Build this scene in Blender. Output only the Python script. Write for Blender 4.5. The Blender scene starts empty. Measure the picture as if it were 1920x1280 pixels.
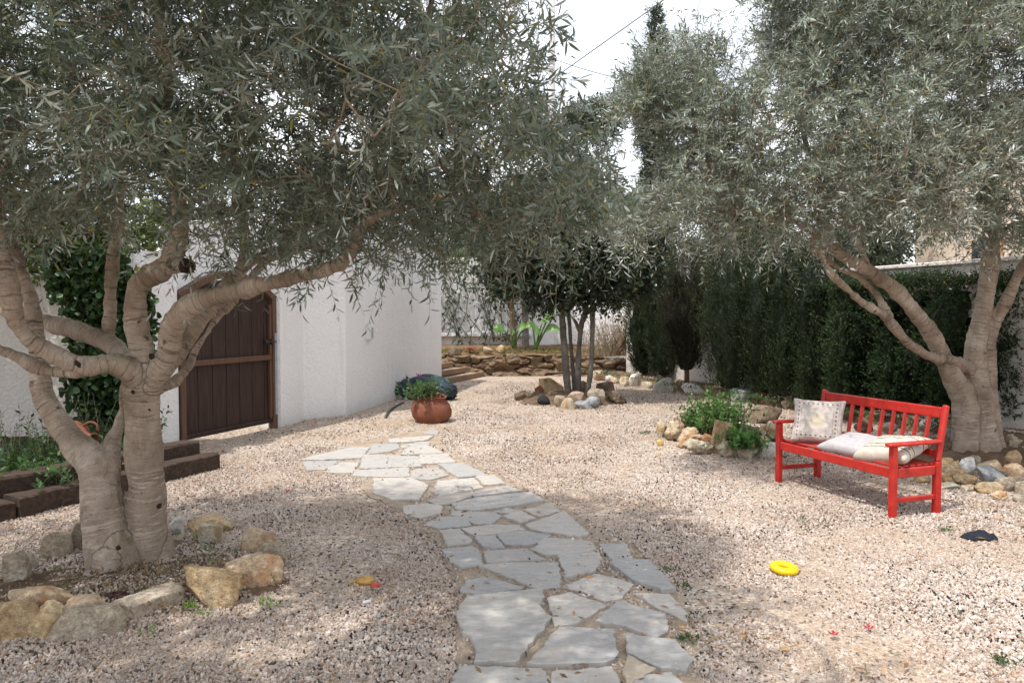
import bpy, math, random
import numpy as np
from mathutils import Vector, Matrix, noise as mnoise
R = math.radians
C = bpy.context.scene.collection
scene = bpy.context.scene

# ------------------------------------------------------------------ camera, sky, sun, exposure
CAMZ = 1.62; F = 1387.0; PITCH = math.atan(50 / F)
cam_d = bpy.data.cameras.new('camera'); cam = bpy.data.objects.new('camera', cam_d); C.objects.link(cam)
cam.location = (0, 0, CAMZ); cam.rotation_euler = (math.pi / 2 - PITCH, 0, 0)
cam_d.sensor_width = 36; cam_d.lens = 36 * F / 1920; cam_d.clip_start = .05; cam_d.clip_end = 2000
scene.camera = cam
SUN_EL = R(65); SUN_AZ = math.atan2(-.76, -.65)          # towards the sun, seen from above: x = sin, y = cos
w = bpy.data.worlds.new('World'); scene.world = w; w.use_nodes = True
wn = w.node_tree; wn.nodes.clear()
sky = wn.nodes.new('ShaderNodeTexSky'); sky.sky_type = 'NISHITA'; sky.sun_disc = False
sky.sun_elevation = SUN_EL; sky.sun_rotation = SUN_AZ; sky.dust_density = 2.2; sky.air_density = 1.0; sky.ozone_density = 1.0
tc = wn.nodes.new('ShaderNodeTexCoord'); mp = wn.nodes.new('ShaderNodeMapping'); mp.inputs['Scale'].default_value = (1, 1, 2.6)
nz = wn.nodes.new('ShaderNodeTexNoise'); nz.inputs['Scale'].default_value = 1.7; nz.inputs['Detail'].default_value = 7; nz.inputs['Roughness'].default_value = .6
rp = wn.nodes.new('ShaderNodeValToRGB'); rp.color_ramp.elements[0].position = .40; rp.color_ramp.elements[1].position = .66
rp.color_ramp.elements[0].color = (.40, .40, .40, 1); rp.color_ramp.elements[1].color = (.92, .92, .92, 1)
mx = wn.nodes.new('ShaderNodeMixRGB'); mx.inputs[2].default_value = (7.6, 7.7, 7.9, 1)
bg = wn.nodes.new('ShaderNodeBackground'); bg.inputs[1].default_value = .145; ow = wn.nodes.new('ShaderNodeOutputWorld')
L = wn.links.new
L(tc.outputs['Generated'], mp.inputs[0]); L(mp.outputs[0], nz.inputs['Vector']); L(nz.outputs[0], rp.inputs[0])
L(rp.outputs[0], mx.inputs[0]); L(sky.outputs[0], mx.inputs[1]); L(mx.outputs[0], bg.inputs[0]); L(bg.outputs[0], ow.inputs[0])
sd = bpy.data.lights.new('sun', 'SUN'); sd.energy = 2.75; sd.angle = R(.7); sd.color = (1, .965, .91)
so = bpy.data.objects.new('sun', sd); C.objects.link(so); so.location = (-6, -4, 12)
TO_SUN = Vector((math.sin(SUN_AZ) * math.cos(SUN_EL), math.cos(SUN_AZ) * math.cos(SUN_EL), math.sin(SUN_EL)))
so.rotation_euler = (-TO_SUN).to_track_quat('-Z', 'Y').to_euler()
vs = scene.view_settings; vs.view_transform = 'Standard'; vs.look = 'None'; vs.gamma = 1; vs.use_curve_mapping = False
vs.exposure = .68
scene.cycles.max_bounces = 6; scene.cycles.diffuse_bounces = 3; scene.cycles.glossy_bounces = 2
scene.cycles.transmission_bounces = 2; scene.cycles.transparent_max_bounces = 4

# ------------------------------------------------------------------ measuring helpers
def ray(px, py):
    u = (px - 960) / F; v = (640 - py) / F
    c, s = math.cos(PITCH), math.sin(PITCH)
    return Vector((u, c + v * s, -s + v * c))
def G(px, py, h=0.0):
    d = ray(px, py); t = (h - CAMZ) / d.z
    return Vector((d.x * t, d.y * t, h))
def P(px, py, Y):
    d = ray(px, py); t = Y / d.y
    return Vector((d.x * t, Y, CAMZ + d.z * t))
def ppm(Y): return F / Y

# ------------------------------------------------------------------ value noise (numpy)
def _h(i, j, k, s):
    n = (i * 374761393 + j * 668265263 + k * 2147483647 + s * 1274126177) & 0xFFFFFFFF
    n = ((n ^ (n >> 13)) * 1274126177) & 0xFFFFFFFF
    return ((n ^ (n >> 16)) & 0xFFFF) / 65535.0
def vnoise(p, s=0):
    p = np.asarray(p, dtype=np.float64); f = np.floor(p); t = p - f; t = t * t * (3 - 2 * t); i = f.astype(np.int64)
    out = 0
    for a in (0, 1):
        for b in (0, 1):
            for c in (0, 1):
                wgt = (t[:, 0] if a else 1 - t[:, 0]) * (t[:, 1] if b else 1 - t[:, 1]) * (t[:, 2] if c else 1 - t[:, 2])
                out = out + wgt * _h(i[:, 0] + a, i[:, 1] + b, i[:, 2] + c, s)
    return out * 2 - 1
def fbm(p, o=4, s=0, g=.5):
    a = 1.0; r = 0; q = np.asarray(p, dtype=np.float64)
    for k in range(o):
        r = r + a * vnoise(q, s + k * 17); q = q * 2.03 + 5.7; a *= g
    return r

# ------------------------------------------------------------------ objects
def props(o, label=None, cat=None, group=None, kind=None):
    if label: o['label'] = label
    if cat: o['category'] = cat
    if group: o['group'] = group
    if kind: o['kind'] = kind
    return o
def empty(name, loc, label=None, cat=None, group=None):
    o = bpy.data.objects.new(name, None); C.objects.link(o); o.location = loc; o.empty_display_size = .1
    return props(o, label, cat, group)
def link(name, me, mats, parent=None, smooth=False):
    o = bpy.data.objects.new(name, me); C.objects.link(o)
    for m in (mats if isinstance(mats, (list, tuple)) else [mats]): me.materials.append(m)
    if smooth: me.polygons.foreach_set('use_smooth', np.ones(len(me.polygons), dtype=bool))
    if parent is not None:
        o.parent = parent; o.matrix_parent_inverse = Matrix.Translation(-Vector(parent.location)) if parent.rotation_euler.z == 0 else \
            (Matrix.Translation(parent.location) @ Matrix.Rotation(parent.rotation_euler.z, 4, 'Z')).inverted()
    return o
def obj(name, V, Fc, mats, parent=None, smooth=False):
    me = bpy.data.meshes.new(name); me.from_pydata([tuple(v) for v in V], [], [tuple(f) for f in Fc]); me.update()
    return link(name, me, mats, parent, smooth)
def local(o, parent):       # a part whose coordinates are already in its parent's space
    o.parent = parent; o.matrix_parent_inverse = Matrix.Identity(4); return o
def trimesh(name, V, T, mats, parent=None, rnd=None, smooth=False):
    V = np.asarray(V, dtype=np.float32); T = np.asarray(T, dtype=np.int32)
    me = bpy.data.meshes.new(name); me.vertices.add(len(V)); me.vertices.foreach_set('co', V.ravel())
    me.loops.add(T.size); me.loops.foreach_set('vertex_index', T.ravel())
    me.polygons.add(len(T)); me.polygons.foreach_set('loop_start', np.arange(0, T.size, 3, dtype=np.int32))
    me.update(calc_edges=True)
    if rnd is not None:
        a = me.attributes.new('rnd', 'FLOAT', 'FACE'); a.data.foreach_set('value', np.asarray(rnd, dtype=np.float32))
    return link(name, me, mats, parent, smooth)

class MB:
    """collects simple solids into one mesh"""
    def __init__(s): s.v = []; s.f = []; s.m = []
    def add(s, V, Fc, m=0):
        n = len(s.v); s.v += [tuple(p) for p in V]; s.f += [tuple(i + n for i in f) for f in Fc]; s.m += [m] * len(Fc)
    def box(s, lo, hi, M=None, m=0, bev=.0):
        x0, y0, z0 = lo; x1, y1, z1 = hi
        if bev > 0:
            b = min(bev, (x1 - x0) * .45, (y1 - y0) * .45, (z1 - z0) * .45)
            V = []; idx = {}
            for i, (X, sx) in enumerate(((x0, 1), (x1, -1))):
                for j, (Y, sy) in enumerate(((y0, 1), (y1, -1))):
                    for k, (Z, sz) in enumerate(((z0, 1), (z1, -1))):
                        for a in range(3):
                            p = [X + sx * b, Y + sy * b, Z + sz * b]; p[a] = (X, Y, Z)[a]
                            idx[(i, j, k, a)] = len(V); V.append(p)
            Fc = []
            for a in range(3):
                o1, o2 = (a + 1) % 3, (a + 2) % 3
                for e in (0, 1):
                    q = []
                    for (u, w_) in ((0, 0), (1, 0), (1, 1), (0, 1)):
                        c = [0, 0, 0]; c[a] = e; c[o1] = u; c[o2] = w_; q.append(idx[(*c, a)])
                    Fc.append(q if e else q[::-1])
            for a in range(3):
                o1, o2 = (a + 1) % 3, (a + 2) % 3
                for u in (0, 1):
                    for w_ in (0, 1):
                        c0 = [0, 0, 0]; c0[o1] = u; c0[o2] = w_; c1 = list(c0); c1[a] = 1
                        q = [idx[(*c0, o1)], idx[(*c1, o1)], idx[(*c1, o2)], idx[(*c0, o2)]]
                        Fc.append(q if (u != w_) else q[::-1])
            for i in (0, 1):
                for j in (0, 1):
                    for k in (0, 1):
                        q = [idx[(i, j, k, 0)], idx[(i, j, k, 1)], idx[(i, j, k, 2)]]
                        Fc.append(q if (i + j + k) % 2 else q[::-1])
        else:
            V = [(x0, y0, z0), (x1, y0, z0), (x1, y1, z0), (x0, y1, z0), (x0, y0, z1), (x1, y0, z1), (x1, y1, z1), (x0, y1, z1)]
            Fc = [(0, 3, 2, 1), (4, 5, 6, 7), (0, 1, 5, 4), (1, 2, 6, 5), (2, 3, 7, 6), (3, 0, 4, 7)]
        V = [Vector(p) for p in V]
        if M is not None: V = [M @ p for p in V]
        s.add(V, Fc, m)
    def beam(s, a, b, wd, ht, bev=.004, up=Vector((0, 0, 1)), m=0):
        """a bar from a to b, width wd, height ht"""
        a, b = Vector(a), Vector(b); d = b - a; Ln = d.length; x = d / Ln
        y = up.cross(x); y = y.normalized() if y.length > 1e-4 else Vector((0, 1, 0)); z = x.cross(y)
        M = Matrix(((x.x, y.x, z.x, a.x), (x.y, y.y, z.y, a.y), (x.z, y.z, z.z, a.z), (0, 0, 0, 1)))
        s.box((0, -wd / 2, -ht / 2), (Ln, wd / 2, ht / 2), M, m, bev)
    def prism(s, pts, z0, z1, m=0):
        n = len(pts); V = [(p[0], p[1], z0) for p in pts] + [(p[0], p[1], z1) for p in pts]
        Fc = [tuple(range(n))[::-1], tuple(range(n, 2 * n))] + [(i, (i + 1) % n, (i + 1) % n + n, i + n) for i in range(n)]
        s.add(V, Fc, m)
    def tube(s, pts, rad, n=8, m=0, cap=True):
        V, Fc = tube_vf(pts, rad, n, cap); s.add(V, Fc, m)
    def build(s, name, mats, parent=None, smooth=False, loc=False):
        me = bpy.data.meshes.new(name); me.from_pydata(s.v, [], s.f)
        o = link(name, me, mats, None if loc else parent, smooth)
        me.polygons.foreach_set('material_index', s.m)
        me.update()
        if loc and parent is not None: local(o, parent)
        return o

def tube_vf(pts, rad, n=8, cap=True):
    pts = [Vector(p) for p in pts]; m = len(pts)
    if not hasattr(rad, '__len__'): rad = [rad] * m
    tang = [(pts[min(i + 1, m - 1)] - pts[max(i - 1, 0)]).normalized() for i in range(m)]
    u = tang[0].orthogonal().normalized(); V = []; Fc = []
    for i in range(m):
        u = (u - tang[i] * u.dot(tang[i])).normalized(); v = tang[i].cross(u)
        for k in range(n):
            a = 2 * math.pi * k / n; V.append(pts[i] + (u * math.cos(a) + v * math.sin(a)) * rad[i])
    for i in range(m - 1):
        for k in range(n):
            a, b = i * n + k, i * n + (k + 1) % n; Fc.append((a, b, b + n, a + n))
    if cap: Fc.append(tuple(range(n))[::-1]); Fc.append(tuple(range((m - 1) * n, m * n)))
    return V, Fc
def smooth_path(pts, rad, step=.05):
    """Catmull-Rom through the points; returns resampled points and radii"""
    p = [Vector(q) for q in pts]; p = [p[0] * 2 - p[1]] + p + [p[-1] * 2 - p[-2]]; r = [rad[0]] + list(rad) + [rad[-1]]
    op, orr = [], []
    for i in range(1, len(p) - 2):
        n = max(2, int((p[i + 1] - p[i]).length / step))
        for k in range(n):
            t = k / n; t2, t3 = t * t, t * t * t
            op.append(.5 * ((2 * p[i]) + (p[i + 1] - p[i - 1]) * t + (2 * p[i - 1] - 5 * p[i] + 4 * p[i + 1] - p[i + 2]) * t2 + (3 * p[i] - p[i - 1] - 3 * p[i + 1] + p[i + 2]) * t3))
            orr.append(r[i] * (1 - t) + r[i + 1] * t)
    op.append(p[-2]); orr.append(r[-2])
    return op, orr

# ------------------------------------------------------------------ materials
class NT:
    def __init__(s, name, rough=.8, spec=.3):
        s.m = bpy.data.materials.new(name); s.m.use_nodes = True; s.t = s.m.node_tree
        s.b = s.t.nodes['Principled BSDF']; s.b.inputs['Roughness'].default_value = rough
        s.b.inputs['Specular IOR Level'].default_value = spec
    def n(s, typ, **kw):
        nd = s.t.nodes.new(typ)
        for k, v in kw.items():
            if k in nd.inputs.keys(): s.set(nd.inputs[k], v)
            else: setattr(nd, k, v)
        return nd
    def set(s, inp, v):
        if isinstance(v, bpy.types.NodeSocket): s.t.links.new(v, inp)
        else:
            if isinstance(v, tuple) and len(v) == 3 and inp.type == 'RGBA': v = (*v, 1)
            inp.default_value = v
    def pos(s): return s.n('ShaderNodeNewGeometry').outputs['Position']
    def objc(s): return s.n('ShaderNodeTexCoord').outputs['Object']
    def scale(s, vec, sc):
        m = s.n('ShaderNodeMapping'); s.set(m.inputs['Vector'], vec); m.inputs['Scale'].default_value = sc; return m.outputs[0]
    def noise(s, vec, scale, detail=4, rough=.55, dist=0):
        nd = s.n('ShaderNodeTexNoise'); s.set(nd.inputs['Vector'], vec); nd.inputs['Scale'].default_value = scale
        nd.inputs['Detail'].default_value = detail; nd.inputs['Roughness'].default_value = rough; nd.inputs['Distortion'].default_value = dist
        return nd.outputs[0]
    def ramp(s, fac, stops, const=False):
        r = s.n('ShaderNodeValToRGB'); s.set(r.inputs[0], fac); e = r.color_ramp.elements
        if const: r.color_ramp.interpolation = 'CONSTANT'
        while len(e) < len(stops): e.new(.5)
        for i, (p, c) in enumerate(stops):
            e[i].position = p; e[i].color = (*c, 1) if hasattr(c, '__len__') else (c, c, c, 1)
        return r.outputs[0]
    def mix(s, fac, a, b, mode='MIX'):
        m = s.n('ShaderNodeMixRGB'); m.blend_type = mode
        s.set(m.inputs[0], fac); s.set(m.inputs[1], a); s.set(m.inputs[2], b); return m.outputs[0]
    def math(s, op, a, b=0.0):
        m = s.n('ShaderNodeMath'); m.operation = op; s.set(m.inputs[0], a); s.set(m.inputs[1], b); return m.outputs[0]
    def attr(s, name): nd = s.n('ShaderNodeAttribute'); nd.attribute_name = name; return nd
    def bump(s, h, strength=.5, dist=.01, prev=None):
        b = s.n('ShaderNodeBump'); s.set(b.inputs['Height'], h); b.inputs['Strength'].default_value = strength; b.inputs['Distance'].default_value = dist
        if prev is not None: s.set(b.inputs['Normal'], prev)
        return b.outputs[0]
    def col(s, c): s.set(s.b.inputs['Base Color'], c); return s
    def nrm(s, v): s.set(s.b.inputs['Normal'], v); return s

def m_stone(name, a, b, c, sc=6, bump=.6, stain=None):
    t = NT(name, .9, .2); p = t.objc(); oi = t.n('ShaderNodeObjectInfo')
    q = t.n('ShaderNodeVectorMath'); q.operation = 'ADD'; t.set(q.inputs[0], p)
    cm = t.n('ShaderNodeCombineXYZ'); t.set(cm.inputs[0], t.math('MULTIPLY', oi.outputs['Random'], 37.0)); t.set(cm.inputs[1], t.math('MULTIPLY', oi.outputs['Random'], 91.0)); t.set(q.inputs[1], cm.outputs[0]); v = q.outputs[0]
    n1 = t.noise(v, sc, 5, .6); n2 = t.noise(v, sc * 6, 4, .65)
    base = t.ramp(n1, [(.32, a), (.5, b), (.68, c)])
    base = t.mix(.7, base, t.ramp(n2, [(.3, .35), (.66, 1.08)]), 'MULTIPLY'); n3 = t.noise(v, sc * 22, 3, .7); base = t.mix(.5, base, t.ramp(n3, [(.34, .45), (.46, 1.0), (.7, 1.12)]), 'MULTIPLY')
    if stain: base = t.mix(t.ramp(t.noise(v, sc * .8, 3, .5), [(.52, 0.0), (.62, .8)]), base, stain)
    crack = t.ramp(t.noise(v, sc * 2.2, 6, .7, .6), [(.47, 1.0), (.5, .55), (.53, 1.0)])
    base = t.mix(.5, base, crack, 'MULTIPLY')
    t.col(base); h = t.math('ADD', t.math('ADD', t.math('MULTIPLY', n1, .5), n2), t.math('MULTIPLY', n3, .3)); t.nrm(t.bump(h, min(1, bump * 1.4), .03)); return t.m

def m_leaf(name, top, under, vary, transl=.25, rough=.5, yellow=.03, spec=.35):
    t = NT(name, rough, spec); r = t.attr('rnd').outputs['Fac']; g = t.n('ShaderNodeNewGeometry')
    tp = t.ramp(r, [(0, tuple(x * (1 - vary) for x in top)), (.5, top), (1 - yellow - .01, tuple(x * (1 + vary) for x in top)), (1 - yellow * .5, (.28, .24, .05))])
    un = t.ramp(r, [(0, tuple(x * (1 - vary * .6) for x in under)), (1 - yellow - .01, tuple(min(1, x * (1 + vary * .5)) for x in under)), (1 - yellow * .5, (.32, .27, .09))])
    cl = t.ramp(t.noise(t.pos(), 1.9, 4, .6), [(.33, .62), (.5, 1.0), (.68, 1.45)]); tp = t.mix(.8, tp, cl, 'MULTIPLY'); un = t.mix(.5, un, cl, 'MULTIPLY')
    c = t.mix(g.outputs['Backfacing'], tp, un); t.col(c)
    tr = t.n('ShaderNodeBsdfTranslucent'); t.set(tr.inputs[0], t.mix(.5, tp, (.22, .30, .07)))
    ms = t.n('ShaderNodeMixShader'); ms.inputs[0].default_value = transl
    t.t.links.new(t.b.outputs[0], ms.inputs[1]); t.t.links.new(tr.outputs[0], ms.inputs[2])
    t.t.links.new(ms.outputs[0], t.t.nodes['Material Output'].inputs[0]); return t.m

def m_plain(name, c, rough=.6, spec=.4, var=.12, sc=20, bump=.1):
    t = NT(name, rough, spec); n1 = t.noise(t.objc(), sc, 5)
    t.col(t.ramp(n1, [(.25, tuple(x * (1 - var) for x in c)), (.75, tuple(min(1, x * (1 + var)) for x in c))])); t.nrm(t.bump(n1, bump, .01)); return t.m

M = {}
M['lime_tan'] = m_stone('limestone_tan', (0.384, 0.243, 0.128), (0.666, 0.474, 0.256), (0.768, 0.602, 0.384), 7)
M['lime_yellow'] = m_stone('limestone_yellow', (0.435, 0.288, 0.154), (0.640, 0.454, 0.256), (0.768, 0.602, 0.397), 6, .8)
M['lime_orange'] = m_stone('limestone_orange', (0.538, 0.346, 0.205), (0.717, 0.538, 0.358), (0.794, 0.666, 0.486), 5, .6, (.54, .28, .13))
M['lime_grey'] = m_stone('limestone_grey', (0.333, 0.256, 0.179), (0.538, 0.448, 0.333), (0.691, 0.614, 0.499), 7)
M['lime_slab'] = m_stone('limestone_slab', (0.435, 0.346, 0.256), (0.589, 0.486, 0.371), (0.691, 0.602, 0.486), 9, .35)
M['lime_white'] = m_stone('limestone_white', (0.576, 0.512, 0.435), (0.794, 0.730, 0.640), (0.800, 0.800, 0.800), 6, .6)
M['lime_cream'] = m_stone('limestone_cream', (0.512, 0.384, 0.243), (0.794, 0.666, 0.486), (0.800, 0.794, 0.640), 8, .7, (.50, .30, .14))
M['stone_blue'] = m_stone('stone_blue_grey', (.25, .26, .27), (.38, .39, .40), (.50, .51, .52), 8, .4)
M['stone_brown'] = m_stone('stone_brown', (.16, .11, .075), (.28, .20, .14), (.38, .29, .21), 9, .9)
M['stone_black'] = m_stone('stone_black', (.02, .02, .024), (.035, .035, .04), (.05, .05, .055), 9, .3)
M['stone_pink'] = m_stone('stone_pink', (.45, .30, .22), (.58, .43, .33), (.65, .53, .42), 8, .4)
M['terracotta'] = m_plain('terracotta', (.21, .078, .046), .75, .25, .25, 9, .15)
M['ochre_wall'] = m_stone('ochre_rubble', (.17, .11, .07), (.28, .195, .125), (.37, .285, .20), 3.0, 1.0)

def m_gravelground():
    t = NT('gravel_ground', .9, .15); p = t.pos()
    vo = t.n('ShaderNodeTexVoronoi'); t.set(vo.inputs['Vector'], t.scale(p, (1, 1, .2))); vo.inputs['Scale'].default_value = 48
    sp = t.n('ShaderNodeSeparateColor'); t.set(sp.inputs[0], vo.outputs['Color'])
    col = t.ramp(sp.outputs[0], [(0, (.46, .36, .27)), (.22, (.60, .50, .41)), (.45, (.52, .41, .33)), (.62, (.70, .62, .53)), (.75, (.40, .28, .19)), (.82, (.32, .29, .26)), (.90, (.03, .028, .027))], True)
    big = t.noise(p, .9, 4, .6); fine = t.noise(p, 9, 4, .6)
    sand = t.mix(fine, (.42, .31, .21), (.55, .43, .31))
    col = t.mix(t.ramp(big, [(.42, 0.0), (.66, .65)]), col, sand)
    col = t.mix(.35, col, t.ramp(vo.outputs['Distance'], [(0, 1.0), (.7, .25)]), 'MULTIPLY')
    t.col(col); h = t.math('SUBTRACT', 1.0, vo.outputs['Distance']); t.nrm(t.bump(h, .8, .012)); return t.m
M['gravel_ground'] = m_gravelground()
def m_pebble():
    t = NT('pebble', .85, .2); oi = t.n('ShaderNodeObjectInfo'); r = oi.outputs['Random']
    col = t.ramp(r, [(0, (.47, .38, .31)), (.18, (.60, .51, .445)), (.36, (.53, .425, .36)), (.50, (.70, .64, .58)), (.62, (.55, .465, .39)), (.74, (.42, .30, .22)), (.79, (.64, .575, .52)), (.87, (.34, .30, .27)), (.925, (.38, .20, .12)), (.945, (.028, .025, .026))], True)
    n = t.noise(t.pos(), 160, 2); lo = t.noise(t.pos(), .9, 4, .6); lo2 = t.noise(t.pos(), 3.1, 5, .65)
    blk = t.math('GREATER_THAN', r, t.ramp(lo2, [(.45, .99), (.68, .86)])); col = t.mix(blk, col, (.03, .026, .026)); col = t.mix(t.ramp(lo, [(.40, 0.0), (.64, .42)]), col, (.38, .27, .19))
    t.col(t.mix(.4, col, t.ramp(n, [(.3, .55), (.7, 1.0)]), 'MULTIPLY')); return t.m
M['pebble'] = m_pebble()
def m_soil(name, a, b):
    t = NT(name, .95, .1); n1 = t.noise(t.pos(), 5, 6, .65); n2 = t.noise(t.pos(), 60, 4, .7)
    t.col(t.mix(.5, t.ramp(n1, [(.35, a), (.65, b)]), t.ramp(n2, [(.3, .3), (.7, 1.0)]), 'MULTIPLY')); t.nrm(t.bump(n2, 1.0, .02)); return t.m
M['soil'] = m_soil('soil', (.13, .085, .055), (.26, .18, .12))
M['dark_soil'] = m_soil('dark_soil', (.035, .025, .018), (.10, .07, .045))
M['red_soil'] = m_soil('red_soil', (.20, .12, .06), (.30, .20, .11))

def m_plaster(name, c, dirt=True):
    t = NT(name, .92, .15); p = t.pos(); f = t.noise(p, 26, 5, .6); big = t.noise(p, 1.1, 4, .6)
    col = t.mix(t.ramp(big, [(.35, 0.0), (.75, .15)]), c, tuple(x * y for x, y in zip(c, (.80, .76, .69))))
    if dirt:      # splash-back dirt along the foot of the wall and a few runs
        z = t.n('ShaderNodeSeparateXYZ'); t.set(z.inputs[0], p)
        e = t.math('ADD', t.math('MULTIPLY', z.outputs[2], 1.2), t.math('MULTIPLY', t.noise(p, 4.5, 6, .7), -.30))
        k = t.ramp(t.math('ADD', e, .3), [(.08, .55), (.17, .22), (.34, .04), (.5, 0.0)]); col = t.mix(k, col, (.34, .26, .19))
        st = t.noise(t.scale(p, (5, 5, .35)), 1.6, 4, .6); col = t.mix(t.ramp(st, [(.56, 0.0), (.74, .20)]), col, (.50, .42, .33))
    t.col(col); f2 = t.noise(p, 5, 3, .5); t.nrm(t.bump(t.math('ADD', f, t.math('MULTIPLY', f2, .8)), 1.0, .022)); return t.m
M['plaster'] = m_plaster('white_plaster', (.86, .855, .85))
M['plaster_far'] = m_plaster('cream_plaster', (.74, .62, .50), False)
M['plaster_white_far'] = m_plaster('house_white_plaster', (.80, .76, .70), False)

M['plaster_shaded'] = m_plaster('shaded_plaster', (.66, .61, .56))  # darker copy of the white plaster, with tree shade put into its colour
def m_bark(name, a, b, c, sc=1.0, moss=False):
    t = NT(name, .88, .2); al = t.attr('along').outputs['Fac']; p = t.pos()
    sp = t.n('ShaderNodeSeparateXYZ'); t.set(sp.inputs[0], p)
    dn = t.noise(p, 7 * sc, 4, .6)
    a2 = t.math('ADD', al, t.math('MULTIPLY', dn, .055))
    cm = t.n('ShaderNodeCombineXYZ'); t.set(cm.inputs[0], t.math('MULTIPLY', a2, 62.0 * sc)); t.set(cm.inputs[1], t.math('MULTIPLY', sp.outputs[0], 5.0)); t.set(cm.inputs[2], t.math('MULTIPLY', sp.outputs[1], 5.0))
    ring = t.noise(cm.outputs[0], 1.0, 4, .6)
    blotch = t.noise(p, 3.2 * sc, 4, .6); fine = t.noise(t.scale(p, (1, 1, .35)), 90 * sc, 3, .6)
    col = t.ramp(blotch, [(.3, a), (.5, b), (.72, c)])
    col = t.mix(t.ramp(sp.outputs[2], [(.75, .30), (1.1, 1.0)]) if moss else .6, col, t.ramp(ring, [(.28, .25), (.37, .62), (.45, 1.0), (.60, 1.0), (.66, 1.22)]), 'MULTIPLY')
    cm2 = t.n('ShaderNodeCombineXYZ'); t.set(cm2.inputs[0], t.math('MULTIPLY', a2, 150.0 * sc)); t.set(cm2.inputs[1], t.math('MULTIPLY', sp.outputs[0], 16.0)); t.set(cm2.inputs[2], t.math('MULTIPLY', sp.outputs[1], 16.0)); cre = t.noise(cm2.outputs[0], 1.0, 3, .6); col = t.mix(t.ramp(sp.outputs[2], [(.75, .2), (1.1, .6)]) if moss else .5, col, t.ramp(cre, [(.33, .35), (.41, 1.0), (.7, 1.08)]), 'MULTIPLY')
    col = t.mix(.4, col, t.ramp(fine, [(.3, .6), (.7, 1.1)]), 'MULTIPLY')
    if moss:
        zz = t.math('ADD', sp.outputs[2], t.math('MULTIPLY', blotch, .3)); zm = t.math('MULTIPLY', t.ramp(zz, [(.30, 0.0), (.38, 1.0), (.72, 1.0), (.82, 0.0)]), t.ramp(ring, [(.55, 0.0), (.59, .8)])); col = t.mix(zm, col, (.52, .43, .35))
    dk = t.noise(t.scale(p, (1, 1, .3)), 6.5 * sc, 5, .7); col = t.mix(t.ramp(dk, [(.56, 0.0), (.72, .6)]), col, (.10, .075, .055)); knots = t.noise(p, 13 * sc, 2, .4); col = t.mix(t.ramp(knots, [(.70, 0.0), (.76, .8)]), col, (.05, .03, .022))
    if moss:
        g = t.n('ShaderNodeNewGeometry'); s2 = t.n('ShaderNodeSeparateXYZ'); t.set(s2.inputs[0], g.outputs['Normal'])
        k = t.math('MULTIPLY', t.ramp(s2.outputs[2], [(.2, 0.0), (.8, .5)]), t.ramp(t.noise(p, 4, 3), [(.5, 0.0), (.65, 1.0)])); col = t.mix(k, col, (.17, .16, .06))
    t.col(col); h = t.math('ADD', t.math('ADD', t.math('MULTIPLY', ring, 1.3), t.math('MULTIPLY', cre, .7)), t.math('MULTIPLY', fine, .4)); t.nrm(t.bump(h, .95, .012)); return t.m
M['olive_bark'] = m_bark('olive_bark', (.22, .165, .12), (.39, .305, .235), (.56, .475, .385), 1.0, True)
M['grey_bark'] = m_bark('grey_bark', (.12, .105, .09), (.20, .18, .155), (.30, .28, .25), 1.2)
M['brown_bark'] = m_bark('brown_bark', (.10, .06, .04), (.20, .13, .09), (.28, .2, .15), 1.2)
M['pale_bark'] = m_bark('pale_bark', (.38, .36, .34), (.52, .50, .48), (.62, .60, .57), 1.6)
M['twig'] = m_plain('twig_bark', (.26, .21, .15), .85, .2, .3, 30, .1)
M['cutwood'] = m_plain('cut_wood', (.035, .022, .016), .9, .2, .3, 40, .3)

M['olive_near'] = m_leaf('olive_leaf', (.105, .135, .105), (.40, .43, .39), .45, .20, .42, .02, .5)
M['olive_far'] = m_leaf('olive_leaf_silver', (.165, .195, .15), (.56, .58, .53), .5, .16, .42, .02, .5)
M['carob'] = m_leaf('dark_glossy_leaf', (.020, .036, .018), (.07, .095, .05), .5, .10, .35, .004, .5)
M['cypress'] = m_leaf('cypress_leaf', (.017, .032, .011), (.022, .038, .015), .45, .12, .6, .004)
M['cypress_brown'] = m_leaf('cypress_leaf_brown', (.034, .033, .016), (.038, .037, .018), .6, .12, .6, .02)
M['hedge'] = m_leaf('hedge_leaf', (.016, .036, .011), (.022, .044, .015), .5, .18, .55, .006)
M['pine'] = m_leaf('dark_pine_leaf', (.035, .055, .035), (.05, .07, .05), .4, .12, .6, .002)
M['herb'] = m_leaf('herb_leaf', (.040, .105, .024), (.07, .14, .045), .45, .22, .5, .01)
M['ivy'] = m_leaf('ivy_leaf', (.025, .060, .018), (.05, .09, .035), .5, .15, .4, .006)
M['shrub'] = m_leaf('shrub_leaf', (.10, .17, .035), (.16, .22, .07), .5, .3, .5, .22)
M['dry'] = m_leaf('dry_leaf', (.22, .15, .09), (.28, .2, .12), .5, .2, .7, .05)
M['drygrass'] = m_leaf('dry_grass', (.13, .13, .05), (.16, .15, .07), .5, .2, .7, .3)
M['fresh'] = m_leaf('fresh_herb_leaf', (.065, .17, .030), (.11, .22, .06), .45, .28, .5, .01)
M['bright'] = m_leaf('sprout_leaf', (.14, .28, .04), (.2, .34, .08), .3, .3, .5, .05)
M['banana'] = m_leaf('broad_leaf', (.10, .22, .045), (.16, .28, .08), .2, .30, .35, .001)

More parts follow.
